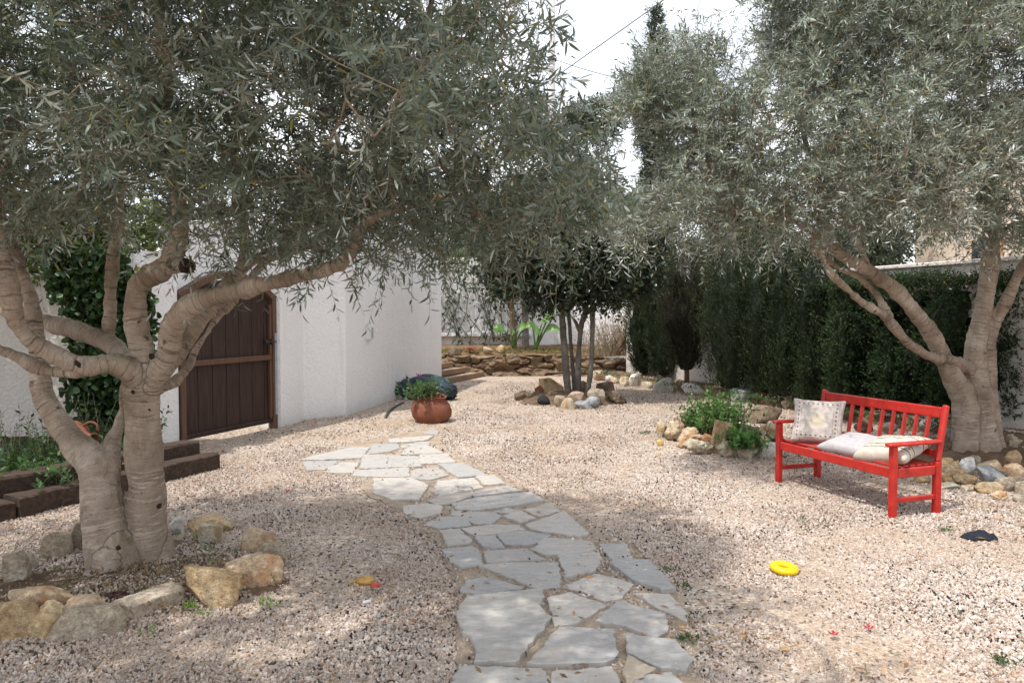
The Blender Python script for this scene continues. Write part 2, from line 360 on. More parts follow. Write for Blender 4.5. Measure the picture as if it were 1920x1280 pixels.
def m_wood(name, a, b, sx=1, spec=.3, rough=.7, planks=None):
    t = NT(name, rough, spec); p = t.objc(); g = t.noise(t.scale(p, (sx, 14, 14) if sx else (14, 14, 1)), 2.2, 6, .65, .3)
    t.col(t.ramp(g, [(.3, a), (.7, b)])); t.nrm(t.bump(g, .4, .006)); return t.m
M['gate_plank'] = m_wood('dark_gate_wood', (.018, .010, .008), (.062, .036, .028), 0, .35, .5)
M['gate_frame'] = m_wood('brown_frame_wood', (.085, .043, .027), (.155, .085, .055), 0, .35, .55)
M['sleeper'] = m_wood('sleeper_wood', (.030, .020, .015), (.10, .070, .052), 1, .2, .9)
M['sleeper_top'] = M['sleeper']
M['step_wood'] = m_wood('step_wood', (.17, .105, .065), (.33, .22, .14), 1, .2, .85)
def m_red():
    t = NT('red_paint', .38, .5); p = t.objc(); n1 = t.noise(t.scale(p, (2, 30, 30)), 2.0, 4); n2 = t.noise(p, 14, 5, .65)
    c = t.ramp(n2, [(.28, (.33, .012, .009)), (.55, (.48, .020, .012)), (.8, (.54, .040, .026))])
    g = t.n('ShaderNodeNewGeometry'); sz = t.n('ShaderNodeSeparateXYZ'); t.set(sz.inputs[0], g.outputs['Normal']); du = t.math('MULTIPLY', t.ramp(sz.outputs[2], [(.5, 0.0), (.95, 1.0)]), t.ramp(t.noise(p, 6, 5, .7), [(.42, 0.0), (.7, .34)])); c = t.mix(du, c, (.46, .26, .20))
    ch = t.ramp(t.noise(t.scale(p, (1, 1, 1)), 38, 4, .7), [(.68, 0.0), (.71, .8)]); c = t.mix(ch, c, (.26, .06, .04)); t.col(c)
    t.set(t.b.inputs['Roughness'], t.ramp(n2, [(.3, .30), (.7, .55)])); t.nrm(t.bump(n1, .25, .003)); return t.m
M['red'] = m_red()
def m_slab():
    t = NT('flagstone', .62, .35); p = t.pos(); r = t.attr('rnd').outputs['Fac']
    c = t.ramp(r, [(0, (.34, .335, .325)), (.25, (.43, .41, .38)), (.5, (.50, .46, .41)), (.75, (.39, .375, .36)), (.97, (.48, .40, .30))])
    st = t.noise(t.scale(p, (2.0, 7, 2)), 2.6, 7, .65, 1.2); sp = t.noise(p, 34, 5, .7); bl = t.noise(p, 2.3, 4, .6)
    c = t.mix(.6, c, t.ramp(st, [(.3, .62), (.5, .95), (.7, 1.12)]), 'MULTIPLY'); c = t.mix(.4, c, t.ramp(sp, [(.3, .6), (.65, 1.1)]), 'MULTIPLY')
    c = t.mix(t.ramp(bl, [(.50, 0.0), (.75, .45)]), c, (.46, .38, .29))
    t.col(c); t.nrm(t.bump(t.math('ADD', st, t.math('MULTIPLY', sp, .3)), .6, .012)); return t.m
M['slab'] = m_slab()
M['mortar'] = m_soil('mortar', (.42, .33, .24), (.58, .47, .36))
rng = np.random.default_rng(7)
random.seed(7)

# ------------------------------------------------------------------ rocks
_ico = {}
def ico(sub):
    if sub in _ico: return _ico[sub]
    import bmesh
    bm = bmesh.new(); bmesh.ops.create_icosphere(bm, subdivisions=sub, radius=1)
    V = np.array([v.co[:] for v in bm.verts]); T = np.array([[v.index for v in f.verts] for f in bm.faces]); bm.free()
    _ico[sub] = (V, T); return V, T
def rock_vt(size, seed, kind='block', sub=4):
    r = np.random.default_rng(seed); D, T = ico(sub)
    npl = {'block': 11, 'round': 26, 'flat': 11, 'porous': 20, 'slab': 8}[kind]
    nr = r.normal(size=(npl, 3)); nr /= np.linalg.norm(nr, axis=1)[:, None]
    hh = r.uniform(.52, 1.0, npl) if kind != 'round' else r.uniform(.84, 1.0, npl)
    if kind in ('flat', 'slab', 'block'):
        nr = np.vstack([nr, [[r.normal(0, .1), r.normal(0, .1), 1], [0, 0, -1]]]); nr[-2] /= np.linalg.norm(nr[-2]); hh = np.append(hh, [.72, .7])
    if kind == 'slab':
        nr = np.vstack([[[1, r.normal(0, .12), 0], [-1, r.normal(0, .12), 0], [r.normal(0, .1), 1, 0], [r.normal(0, .1), -1, 0], [0, .05, 1], [0, 0, -1]]]).astype(float); nr /= np.linalg.norm(nr, axis=1)[:, None]; hh = np.full(6, .8)
    dots = D @ nr.T; rad = np.where(dots > .05, hh[None, :] / np.maximum(dots, .05), 9).min(axis=1)
    rad = np.minimum(rad, 1.25 if kind != 'slab' else 1.5)
    V = D * rad[:, None]; off = r.uniform(0, 50, 3)
    amp = {'block': .035, 'round': .045, 'flat': .035, 'porous': .20, 'slab': .03}[kind]
    n = fbm(V * 2.2 + off, 4, seed % 97) * amp
    if kind == 'porous':
        q = np.abs(vnoise(V * 3.6 + off, 3)); n = n - .22 * np.clip(.30 - q, 0, 1) / .30 * .8 + .05 * fbm(V * 7 + off, 3)
    n = n + fbm(V * 8 + off, 3, 5) * amp * .55 + (np.abs(vnoise(V * 5 + off, 31)) - .3) * amp * .9
    V = V * (1 + n[:, None])
    V[:, 0] /= np.abs(V[:, 0]).max(); V[:, 1] /= np.abs(V[:, 1]).max(); lo, hi = V[:, 2].min(), V[:, 2].max(); V[:, 2] = (V[:, 2] - lo) / (hi - lo)
    return V * np.array([size[0] / 2, size[1] / 2, size[2]]), T
def rock(x0, y0, x1, y1, mat, kind, label, base=0.0, depth=None, tilt=0.0, sub=4, name='rock', group=None, seed=None, cat='rock', sink=.18):
    """a rock whose outline in the photo is about this box; it rests at height base"""
    g = G((x0 + x1) / 2, y1, base); Y = g.y; s = Y / F
    wd = (x1 - x0) * s; ht0 = (y1 - y0) * s
    dp = depth if depth else min(max(wd * .75, ht0 * .8), wd * 1.15)
    ht = max(.03, ht0 - dp * (CAMZ - base) / Y * .38)
    Y += dp / 2; s2 = Y / F
    c = Vector(((((x0 + x1) / 2) - 960) * s2, Y, base))
    seed = seed if seed is not None else int(x0 * 7 + y0 * 13 + 1000)
    V, T = rock_vt((wd * 1.10, dp, ht * (1.04 + sink)), abs(seed), kind, sub)
    if tilt:
        a = R(tilt); ca, sa = math.cos(a), math.sin(a); z = V[:, 2] - ht / 2; X = V[:, 0] * ca - z * sa; V[:, 2] = V[:, 0] * sa + z * ca + ht / 2; V[:, 0] = X
        V[:, 0] *= wd / (V[:, 0].max() - V[:, 0].min()); V[:, 2] -= V[:, 2].min()
        V[:, 2] *= ht * (1 + sink) / V[:, 2].max()
    V[:, 2] -= ht * sink
    o = trimesh(name, V, T, M[mat], None, None, True); o.location = c
    props(o, label, cat, group); return o

# ================================================================== GROUND AND PATH
def in_poly(x, y, poly):
    inside = np.zeros(len(x), dtype=bool); n = len(poly)
    for i in range(n):
        x1, y1 = poly[i][0], poly[i][1]; x2, y2 = poly[(i + 1) % n][0], poly[(i + 1) % n][1]
        c = ((y1 > y) != (y2 > y)) & (x < (x2 - x1) * (y - y1) / (y2 - y1 + 1e-12) + x1); inside ^= c
    return inside
obj('ground', [(-300, -300, 0), (300, -300, 0), (300, 300, 0), (-300, 300, 0)], [(0, 1, 2, 3)], M['gravel_ground'])['kind'] = 'structure'

def cp(x, y, h=0.0): return G(540 + x / 2.4615, 760 + y / 2.4615, h)
SLABS = [[(625,125),(665,108),(697,118),(690,132),(650,130)],[(467,155),(590,145),(670,140),(640,158),(560,168),(470,170)],
[(400,175),(515,172),(510,195),(470,210),(365,222),(375,195)],[(520,185),(600,168),(655,168),(650,180),(590,188),(530,198)],
[(540,200),(640,182),(700,212),(710,220),(620,222),(525,228)],[(60,250),(180,222),(290,196),(375,197),(335,243),(150,252)],
[(70,258),(225,254),(225,265),(170,292),(90,295)],[(190,285),(250,262),(325,262),(300,308),(180,305)],
[(345,225),(600,235),(615,280),(470,285),(337,293)],[(605,228),(735,225),(770,262),(690,266),(614,270)],
[(310,300),(555,287),(560,325),(420,328),(300,322)],[(572,295),(690,285),(735,320),(660,340),(567,335)],
[(694,272),(810,268),(915,320),(790,330),(742,305)],[(395,335),(560,332),(645,365),(605,435),(480,432),(400,400)],
[(690,345),(860,333),(895,375),(760,400),(680,405)],[(870,330),(950,325),(1000,360),(905,368)],
[(650,440),(720,406),(870,402),(830,425),(760,450),(690,458)],[(835,402),(1020,370),(1075,392),(860,420)],
[(765,455),(870,426),(1120,403),(1180,440),(1000,466),(860,483),(780,478)],[(530,465),(640,452),(710,463),(700,495),(610,520),(545,500)],
[(755,484),(955,492),(980,507),(935,545),(860,540),(762,505)],[(950,488),(1010,472),(1083,486),(1040,497)],
[(1092,478),(1210,450),(1255,482),(1160,510)],[(998,512),(1075,488),(1133,520),(1075,543)],
[(630,548),(700,514),(830,518),(835,552),(700,565)],[(804,567),(930,550),(1060,550),(1092,570),(870,600)],
[(1100,552),(1275,488),(1385,590),(1340,605),(1130,572)],[(710,577),(790,570),(850,625),(840,632),(730,643)],
[(968,597),(1080,580),(1203,600),(1120,641),(1000,638)],[(862,608),(955,606),(996,655),(902,654)],
[(1135,663),(1183,608),(1400,627),(1413,660),(1350,678),(1190,688)],[(1434,636),(1560,638),(1592,708),(1498,712)],
[(717,667),(850,648),(882,672),(896,735),(800,740),(748,715)],[(904,668),(1090,658),(1185,708),(1050,712),(920,722)],
[(1248,692),(1420,680),(1448,707),(1418,758),(1284,788)],[(880,735),(1060,726),(1248,725),(1253,832),(1140,842),(1002,780)],
[(1494,724),(1665,717),(1785,845),(1720,852),(1592,806),(1505,742)],[(827,803),(920,790),(1082,835),(960,859),(870,872),(797,853)],
[(1274,831),(1430,776),(1586,820),(1528,886),(1450,896),(1392,860)],[(1594,864),(1760,870),(1846,960),(1850,995),(1740,946)],
[(832,888),(1168,855),(1176,890),(1158,940),(1206,980),(1162,1042),(1050,1186),(870,1182),(862,1100),(788,1000),(793,935)],
[(1204,888),(1300,864),(1464,920),(1320,1001),(1232,1011)],[(1416,1000),(1522,909),(1736,962),(1750,1043),(1690,1071),(1562,1018)],
[(1116,1193),(1253,1034),(1498,1044),(1512,1158),(1458,1187),(1200,1197)],[(1568,1063),(1788,1088),(1860,1165),(1828,1226),(1692,1197),(1573,1143)],
[(792,1204),(1176,1213),(1192,1330),(1150,1420),(765,1410),(760,1300)],[(1224,1228),(1496,1208),(1540,1310),(1500,1440),(1205,1430)],
[(1568,1164),(1694,1222),(1562,1290),(1549,1240)],[(1606,1252),(1762,1234),(1850,1310),(1820,1430),(1560,1430),(1568,1310)],
[(740,1440),(1150,1445),(1170,1640),(1000,1740),(700,1700)],[(1200,1460),(1560,1460),(1640,1600),(1500,1740),(1210,1720)],[(1600,1460),(1880,1450),(1990,1640),(1700,1700)]]
OUT = [(30,247),(175,212),(400,160),(610,112),(665,98),(720,112),(715,165),(755,222),(960,312),(1090,385),(1200,432),(1290,478),(1410,590),(1585,625),(1640,700),(1800,845),(1865,960),(1885,1090),(1915,1300),(2010,1780),(680,1780),(765,1300),(775,1150),(772,1000),(790,870),(735,770),(700,650),(580,545),(500,480),(385,425),(280,325),(50,300)]
outline = [cp(*q) for q in OUT]
def wiggle(poly, step, amp, seed):
    r = np.random.default_rng(seed); o = []
    n = len(poly)
    for i in range(n):
        a, b = Vector(poly[i]), Vector(poly[(i + 1) % n]); d = b - a; k = max(1, int(d.length / step)); nn = Vector((-d.y, d.x, 0)).normalized()
        for j in range(k):
            t = j / k; o.append(a + d * t + nn * (r.normal() * amp))
    return o
import bmesh
bm = bmesh.new(); ol = wiggle(outline, .06, .018, 3)
vs_ = [bm.verts.new((p.x, p.y, .008)) for p in ol]; bm.faces.new(vs_)
bmesh.ops.triangulate(bm, faces=bm.faces[:])
lay = bm.faces.layers.float.new('rnd')
for f in bm.faces: f.material_index = 0
slab_w = []
for i, s in enumerate(SLABS):
    pts = [cp(*q, .022) for q in s]; slab_w.append(pts)
    cx = sum((p for p in pts), Vector()) / len(pts)
    pts = [cx + (p - cx) * (1 + .011 / max(.1, (p - cx).length)) for p in pts]
    top = wiggle(pts, .032, .0055, i + 50); hz = .027 + random.uniform(-.007, .009); tx, ty = random.uniform(-.006, .006), random.uniform(-.006, .006)
    lo, md, hi = [], [], []
    for p in top:
        z = hz + (p.x - cx.x) * tx + (p.y - cx.y) * ty; q = cx + (p - cx) * (1 - .006 / max(.06, (p - cx).length))
        lo.append(bm.verts.new((p.x, p.y, 0))); md.append(bm.verts.new((p.x, p.y, z - .005))); hi.append(bm.verts.new((q.x, q.y, z)))
    n = len(top); fs = [bm.faces.new(hi)]
    for k in range(n):
        fs.append(bm.faces.new((lo[k], lo[(k + 1) % n], md[(k + 1) % n], md[k]))); fs.append(bm.faces.new((md[k], md[(k + 1) % n], hi[(k + 1) % n], hi[k])))
    val = .99 if i == 47 else (.22 if i in (44, 35) else random.uniform(0.05, .9))
    for f in fs: f.material_index = 1; f[lay] = val
bmesh.ops.recalc_face_normals(bm, faces=bm.faces[:])
for f in bm.faces:
    if abs(f.normal.z) > .9 and f.normal.z < 0: f.normal_flip()
me = bpy.data.meshes.new('path'); bm.to_mesh(me); bm.free()
props(link('path', me, [M['mortar'], M['slab']]), kind='structure')

# soil patches: round the trees, in the beds
def blob_disc(name, cx, cy, rx, ry, h, mat, seed=1, n=64, kind='structure', rot=0):
    r = np.random.default_rng(seed); V = [(cx, cy, h)]; Fc = []; rings = 7
    for k in range(1, rings + 1):
        for i in range(n):
            a = 2 * math.pi * i / n; f = k / rings; wv = 1 + .10 * math.sin(3 * a + seed) + .06 * math.sin(7 * a + 2 * seed)
            X, Y = rx * f * wv * math.cos(a), ry * f * wv * math.sin(a); X, Y = X * math.cos(rot) - Y * math.sin(rot), X * math.sin(rot) + Y * math.cos(rot)
            V.append((cx + X, cy + Y, h * (1 - f ** 2.2) + .004 + (r.normal() * .008 if k < rings else -.012)))
    for i in range(n): Fc.append((0, 1 + i, 1 + (i + 1) % n))
    for k in range(rings - 1):
        for i in range(n):
            a = 1 + k * n + i; b = 1 + k * n + (i + 1) % n; Fc.append((a, a + n, b + n, b))
    return props(obj(name, V, Fc, mat, None, True), kind=kind)
blob_disc('soil_under_tree', -2.3, 4.55, .90, .72, .05, M['soil'], 2)
blob_disc('soil_mound', 1.1, 14.0, 1.0, 1.0, .16, M['soil'], 3)
blob_disc('planting_soil', 2.85, 9.95, .80, 1.0, .14, M['dark_soil'], 4)
blob_disc('tree_ring_soil', 5.3, 8.5, 1.0, 1.1, .12, M['soil'], 5)

# long bed of soil in front of the right-hand hedge (a low bank)
def strip(name, front, back, h, mat, seed=0):
    """bank between two polylines given as lists of (x, y)"""
    n = 60; V = []; Fc = []
    def at(pl, t):
        t *= len(pl) - 1; i = min(int(t), len(pl) - 2); f = t - i; return pl[i][0] * (1 - f) + pl[i + 1][0] * f, pl[i][1] * (1 - f) + pl[i + 1][1] * f
    r = np.random.default_rng(seed); m = 8
    for i in range(n + 1):
        a, b = at(front, i / n), at(back, i / n)
        for j in range(m + 1):
            f = j / m; V.append((a[0] * (1 - f) + b[0] * f, a[1] * (1 - f) + b[1] * f, h * min(1, f * 3) - (.02 if j == 0 else 0) + (r.normal() * .012 if 0 < j else 0)))
    for i in range(n):
        for j in range(m):
            a = i * (m + 1) + j; Fc.append((a, a + 1, a + m + 2, a + m + 1))
    return props(obj(name, V, Fc, mat, None, True), kind='structure')
def WR(Y): return 3.1 + (18.5 - Y) * .38           # x of the right-hand garden wall at depth Y
strip('hedge_bed_soil', [(2.3, 19.1), (2.85, 17.2), (3.5, 15.6), (4.15, 14.0), (4.75, 12.5), (5.15, 11.0), (5.7, 9.9), (6.7, 8.1), (7.7, 5.5)],
      [(2.85, 19.2), (WR(17.2), 17.2), (WR(15.8), 15.8), (WR(14.2), 14.2), (WR(12.6), 12.6), (WR(11.2), 11.2), (WR(9.6), 9.6), (WR(7.5), 7.5), (WR(5), 5)], .16, M['soil'], 5)
# the small bed behind the sleepers on the left
strip('left_bed_soil', [(-8, .5), (-5.1, 4.0), (-4.25, 5.9), (-3.62, 7.1), (-3.45, 7.6)], [(-9, 8.3), (-7, 8.35), (-6, 8.4), (-5, 8.4), (-4.1, 8.3)], .25, M['dark_soil'], 6)

# ---- gravel: real pebbles
def gravel():
    r = np.random.default_rng(11); X, Y, S = [], [], []
    def band(y0, y1, dens, s0, s1):
        n = int((.75 * y1 + 1.6 + .75 * y0 + 1.6) * (y1 - y0) * dens)
        y = np.sqrt(r.uniform(y0 ** 2, y1 ** 2, n)); hw = .75 * y + 1.3; x = r.uniform(-1, 1, n) * hw
        X.append(x); Y.append(y); S.append(r.uniform(s0, s1, n) * np.where(r.random(n) < .12, 1.35, 1))
    band(2.3, 5.2, 5600, .0052, .0108); band(5.2, 8.0, 3900, .006, .0118); band(8.0, 12.0, 1700, .008, .014); band(12, 18, 420, .009, .015)
    x, y, s = map(np.concatenate, (X, Y, S)); rr = r.random(len(x))
    keep = np.ones(len(x), bool)
    inp = in_poly(x, y, [(p.x, p.y) for p in outline])
    ins0 = np.zeros(len(x), bool)
    for p in slab_w: ins0 |= in_poly(x, y, [(q.x, q.y) for q in p])
    keep &= ~inp | (~ins0 & (rr < .16)) | (rr < .012)
    ins = np.zeros(len(x), bool)
    for p in slab_w: ins |= in_poly(x, y, [(q.x, q.y) for q in p])
    z = np.where(ins, .026, .003)
    z = np.where(inp & ~ins, .010, z)
    keep &= ~(inp & ins & (rr > .014) & ~((y > 5.6) & (x < -.1) & (rr < .06)))
    # bare, trodden sand by the gate and by the left trunk
    sand = fbm(np.stack([x * .8, y * .8, x * 0], 1), 3, 4); bare = np.clip((y - 8.2) / 1.5, 0, 1) * np.clip((-x - .3) / 1.4, 0, 1)
    keep &= ~((bare * 1.25 + sand * .35 > .55) & (rr < .88))
    d = ((x + 2.3) / .90) ** 2 + ((y - 4.55) / .72) ** 2; keep &= ~((d < 1.0) & (rr < .45)); z = np.where(d < 1, z + .05 * (1 - d ** 1.1), z)
    for cx, cy, rx, ry in ((1.1, 14.0, 1, 1), (2.85, 9.95, .80, 1.0), (5.3, 8.5, 1, 1.1)):
        keep &= ((x - cx) / rx) ** 2 + ((y - cy) / ry) ** 2 > .9
    fx = np.interp(y, [4.0, 5.8, 7.9], [-5.0, -4.0, -3.02]); keep &= ~((y < 7.9) & (x < fx))
    keep &= ~((y > 8.4) & (x < np.interp(y, [8.4, 10.6, 11.4, 11.9, 17.4], [-4.1, -3.35, -3.2, -2.65, -1.65])))
    bx_ = np.interp(y, [8.1, 9.9, 11, 12.5, 14, 15.6, 17.2, 19.1], [6.8, 5.8, 5.25, 4.85, 4.25, 3.6, 2.95, 2.4]); onb = (x >= bx_) & (x < bx_ + 1.0) & (rr < .6); z = np.where(onb, .165, z)
    keep &= onb | (x < np.interp(y, [8.1, 9.9, 11, 12.5, 14, 15.6, 17.2, 19.1], [6.8, 5.8, 5.25, 4.85, 4.25, 3.6, 2.95, 2.4]))
    z = z + .012 * fbm(np.stack([x * 1.7, y * 1.7, x * 0], 1), 3, 8)
    x, y, z, s = x[keep], y[keep], z[keep], s[keep]
    me = bpy.data.meshes.new('gravel'); me.vertices.add(len(x)); me.vertices.foreach_set('co', np.stack([x, y, z], 1).astype(np.float32).ravel())
    a = me.attributes.new('sz', 'FLOAT', 'POINT'); a.data.foreach_set('value', s.astype(np.float32)); me.update()
    o = bpy.data.objects.new('gravel', me); C.objects.link(o); me.materials.append(M['pebble'])
    props(o, 'loose cream, tan and black gravel chippings covering the garden ground', 'gravel', None, 'stuff')
    g = bpy.data.node_groups.new('gravel_pebbles', 'GeometryNodeTree')
    g.interface.new_socket('Geometry', in_out='INPUT', socket_type='NodeSocketGeometry'); g.interface.new_socket('Geometry', in_out='OUTPUT', socket_type='NodeSocketGeometry')
    N = g.nodes.new; K = g.links.new
    gi, go = N('NodeGroupInput'), N('NodeGroupOutput'); mtp = N('GeometryNodeMeshToPoints'); K(gi.outputs[0], mtp.inputs[0])
    ic = N('GeometryNodeMeshIcoSphere'); ic.inputs['Radius'].default_value = 1; ic.inputs['Subdivisions'].default_value = 2
    sp = N('GeometryNodeSetPosition'); K(ic.outputs[0], sp.inputs['Geometry'])
    nz = N('ShaderNodeTexNoise'); nz.inputs['Scale'].default_value = 1.3; nz.inputs['Detail'].default_value = 1
    vm = N('ShaderNodeVectorMath'); vm.operation = 'SUBTRACT'; K(nz.outputs['Color'], vm.inputs[0]); vm.inputs[1].default_value = (.5, .5, .5)
    v2 = N('ShaderNodeVectorMath'); v2.operation = 'SCALE'; K(vm.outputs[0], v2.inputs[0]); v2.inputs['Scale'].default_value = 1.6; K(v2.outputs[0], sp.inputs['Offset'])
    sm = N('GeometryNodeSetMaterial'); sm.inputs['Material'].default_value = M['pebble']; K(sp.outputs[0], sm.inputs[0])
    ins_ = N('GeometryNodeInstanceOnPoints'); K(mtp.outputs[0], ins_.inputs['Points']); K(sm.outputs[0], ins_.inputs['Instance'])
    rv = N('FunctionNodeRandomValue'); rv.data_type = 'FLOAT_VECTOR'; rv.inputs[0].default_value = (0, 0, 0); rv.inputs[1].default_value = (6.3, 6.3, 6.3); K(rv.outputs[0], ins_.inputs['Rotation'])
    rs = N('FunctionNodeRandomValue'); rs.data_type = 'FLOAT_VECTOR'; rs.inputs[0].default_value = (.75, .55, .45); rs.inputs[1].default_value = (1.35, 1.0, .8); rs.inputs['Seed'].default_value = 5
    na = N('GeometryNodeInputNamedAttribute'); na.data_type = 'FLOAT'; na.inputs[0].default_value = 'sz'
    vs2 = N('ShaderNodeVectorMath'); vs2.operation = 'SCALE'; K(rs.outputs[0], vs2.inputs[0]); K(na.outputs[0], vs2.inputs['Scale']); K(vs2.outputs[0], ins_.inputs['Scale'])
    K(ins_.outputs[0], go.inputs[0])
    md = o.modifiers.new('pebbles', 'NODES'); md.node_group = g
    print('pebbles', len(x))
gravel()

# ================================================================== WALLS, HOUSE, GATE
def wall(name, label, pts, z0, z1, cap=None, cat='wall', mat='plaster'):
    """closed plan outline extruded; pts run anticlockwise"""
    m = MB(); m.prism(pts, z0, z1); r = empty(name, (pts[0][0], pts[0][1], 0), label, cat)
    m.build('wall_face', M[mat], r)
    if cap:
        c = MB(); cx = sum(p[0] for p in pts) / len(pts); cy = sum(p[1] for p in pts) / len(pts)
        for (a, b) in cap[0]: c.beam(a, b, cap[1], cap[2], .012)
        c.build('coping', M[mat], r)
    return r
GL, GR = Vector((-4.0, 8.88, 0)), Vector((-3.38, 10.55, 0)); gd = (GR - GL).normalized(); gn = Vector((gd.y, -gd.x, 0))   # gn points into the garden
# left garden wall and its end pillar
wall('garden_wall', 'low white rendered wall left of the brown gate, ivy and vines on top', [(-12, 8.15), (-4.32, 8.30), (-4.32, 8.62), (-12, 8.47)], 0, 2.04, ([((-12, 8.31, 2.055), (-4.33, 8.46, 2.055))], .36, .05), mat='plaster_shaded')
PL = GL - gd * .02
q0 = Vector((-4.12, 8.40, 0)); wall('gate_pillar', 'white pillar between the ivy and the left jamb of the gate', [(-4.318, 8.24), (q0.x, q0.y - .02), (PL.x + .0, PL.y), (PL.x - gn.x * .5, PL.y - gn.y * .5), (-4.75, 8.64), (-4.318, 8.64)], 0, 2.34)
# utility building to the right of the gate
B1, B2, B3, B4 = Vector((-3.33, 10.62, 0)), Vector((-3.2, 11.32, 0)), Vector((-2.66, 11.83, 0)), Vector((-1.66, 17.4, 0))
wall('rendered_outbuilding', 'tall white rendered outbuilding with plain walls to the right of the gate', [(B1.x, B1.y), (B2.x, B2.y), (B3.x, B3.y), (B4.x, B4.y), (-5.4, 18.1), (-6.4, 12.1), (B1.x - gn.x * .5, B1.y - gn.y * .5), (GR.x - gn.x * .5 + gd.x * .01, GR.y - gn.y * .5 + gd.y * .01), (GR.x - gn.x * .08 + gd.x * .01, GR.y - gn.y * .08 + gd.y * .01)], 0, 3.05)
# arched wall over the gate (set back 12 cm)
GW = (GR - GL).length
def gate():
    root = empty('wooden_gate', GL, 'dark brown arched timber gate with lighter frame set in the white wall', 'gate'); root.rotation_euler.z = math.atan2(gd.y, gd.x)
    # local: x along the gate, y to the outside, z up.   garden side is y<0
    arch = [(0, 1.84), (.30, 2.0), (.62, 2.11), (GW / 2, 2.15), (GW - .62, 2.12), (GW - .30, 2.02), (GW, 1.84)]
    def arch_z(x, off=0):
        for a, b in zip(arch, arch[1:]):
            if a[0] <= x <= b[0] + 1e-6: return a[1] + (b[1] - a[1]) * (x - a[0]) / (b[0] - a[0]) + off
        return arch[-1][1] + off
    np_ = 13; bw = (GW - .16) / np_
    pl = MB()
    for i in range(np_):
        x0 = .08 + i * bw; x1 = x0 + bw - .005; z0 = .095; h0, h1 = arch_z(x0, -.06), arch_z(x1, -.06); yo = .012 * (i % 2) * .3
        V = [(x0, .03 + yo, z0), (x1, .03 + yo, z0), (x1, .062, z0), (x0, .062, z0), (x0, .03 + yo, h0), (x1, .03 + yo, h1), (x1, .062, h1), (x0, .062, h0)]
        pl.add(V, [(0, 3, 2, 1), (4, 5, 6, 7), (0, 1, 5, 4), (1, 2, 6, 5), (2, 3, 7, 6), (3, 0, 4, 7)])
    pl.build('plank_panel', M['gate_plank'], root, loc=True)
    bk = MB(); bk.add([(.085, .064, .10), (GW - .085, .064, .10), (GW - .085, .064, 1.74), (GW / 2, .064, 2.04), (.085, .064, 1.74)], [(0, 1, 2, 3, 4)]); bk.build('backing_board', M['gate_plank'], root, loc=True)
    fr = MB(); fr.box((-.005, -.03, 0), (.078, .075, 1.86), bev=.006); fr.box((GW - .078, -.03, 0), (GW + .005, .075, 1.86), bev=.006)
    for a, b in zip(arch, arch[1:]): fr.beam((a[0], .022, a[1]), (b[0], .022, b[1]), .105, .085, .005)
    fr.build('frame', M['gate_frame'], root, loc=True)
    rl = MB(); rl.box((.08, -.012, .985), (GW - .08, .029, 1.055), bev=.005); rl.build('middle_rail', M['gate_frame'], root, loc=True)
    rl = MB(); rl.box((.08, -.008, .095), (GW - .08, .029, .15), bev=.005); rl.build('bottom_rail', M['gate_plank'], root, loc=True)
    st = MB(); st.box((GW - .130, -.012, .155), (GW - .082, .029, .98), bev=.004); st.box((GW - .130, -.012, 1.06), (GW - .082, .029, 1.76), bev=.004); st.build('stile', M['gate_frame'], root, loc=True)
    mt = MB(); mt.box((GW - .05, -.036, .2), (GW - .005, -.0305, 1.36)); mt.build('metal_strip', m_plain('zinc_strip', (.30, .33, .38), .45, .5, .2, 8), root, loc=True)
    b = MB(); b.tube([(GW - .26, -.045, 1.24), (GW - .03, -.045, 1.24)], .010, 10); b.box((GW - .25, -.04, 1.21), (GW - .19, -.013, 1.27), bev=.003); b.box((GW - .135, -.05, 1.205), (GW - .09, -.0125, 1.275), bev=.003); b.tube([(GW - .16, -.045, 1.24), (GW - .16, -.085, 1.22)], .007, 8)
    b.build('bolt', m_plain('black_iron', (.02, .02, .022), .5, .5), root, loc=True)
    # thin rendered wall above the arch, part of its own wall thing
    w_ = empty('arch_wall', GL, 'thin cream-lit rendered wall curving over the gate arch', 'wall'); w_.rotation_euler.z = root.rotation_euler.z
    mm = MB(); top = 2.78; n = len(arch)
    lo = [(x, z + .045) for x, z in arch]; lo[0] = (-.02, lo[0][1]); lo[-1] = (GW + .12, lo[-1][1])
    V = [(x, .06, z) for x, z in lo] + [(x, .06, top) for x, z in lo] + [(x, .24, z) for x, z in lo] + [(x, .24, top) for x, z in lo]
    Fc = []
    for i in range(n - 1): Fc += [(i, i + 1, n + i + 1, n + i), (2 * n + i + 1, 2 * n + i, 3 * n + i, 3 * n + i + 1), (i + 1, i, 2 * n + i, 2 * n + i + 1), (n + i, n + i + 1, 3 * n + i + 1, 3 * n + i)]
    mm.add(V, Fc); mm.build('wall_face', M['plaster'], w_, loc=True)
gate()
# back wall with a low ledge, right-hand wall behind the hedge
wall('back_wall', 'tall white wall at the far end of the garden with bare climbers', [(-7, 22.3), (3.75, 22.6), (3.75, 22.9), (-7, 22.6)], 0, 3.35)
m = MB(); m.beam((-6, 22.2, 1.02), (.6, 22.42, 1.02), .16, .10, .01); props(m.build('wall_ledge', M['plaster']), 'low white ledge running along the foot of the back wall', 'ledge')
rw = wall('side_wall', 'long white boundary wall behind the dark cypress hedge', [(WR(2) + .0, 2), (WR(2) + .25, 2), (WR(18.9) + .25, 18.95), (3.95, 22.5), (3.7, 22.5), (2.93, 18.95)], 0, 2.32, ([((WR(2) + .12, 2, 2.345), (WR(18.9) + .12, 18.9, 2.345))], .34, .06), mat='plaster_shaded')

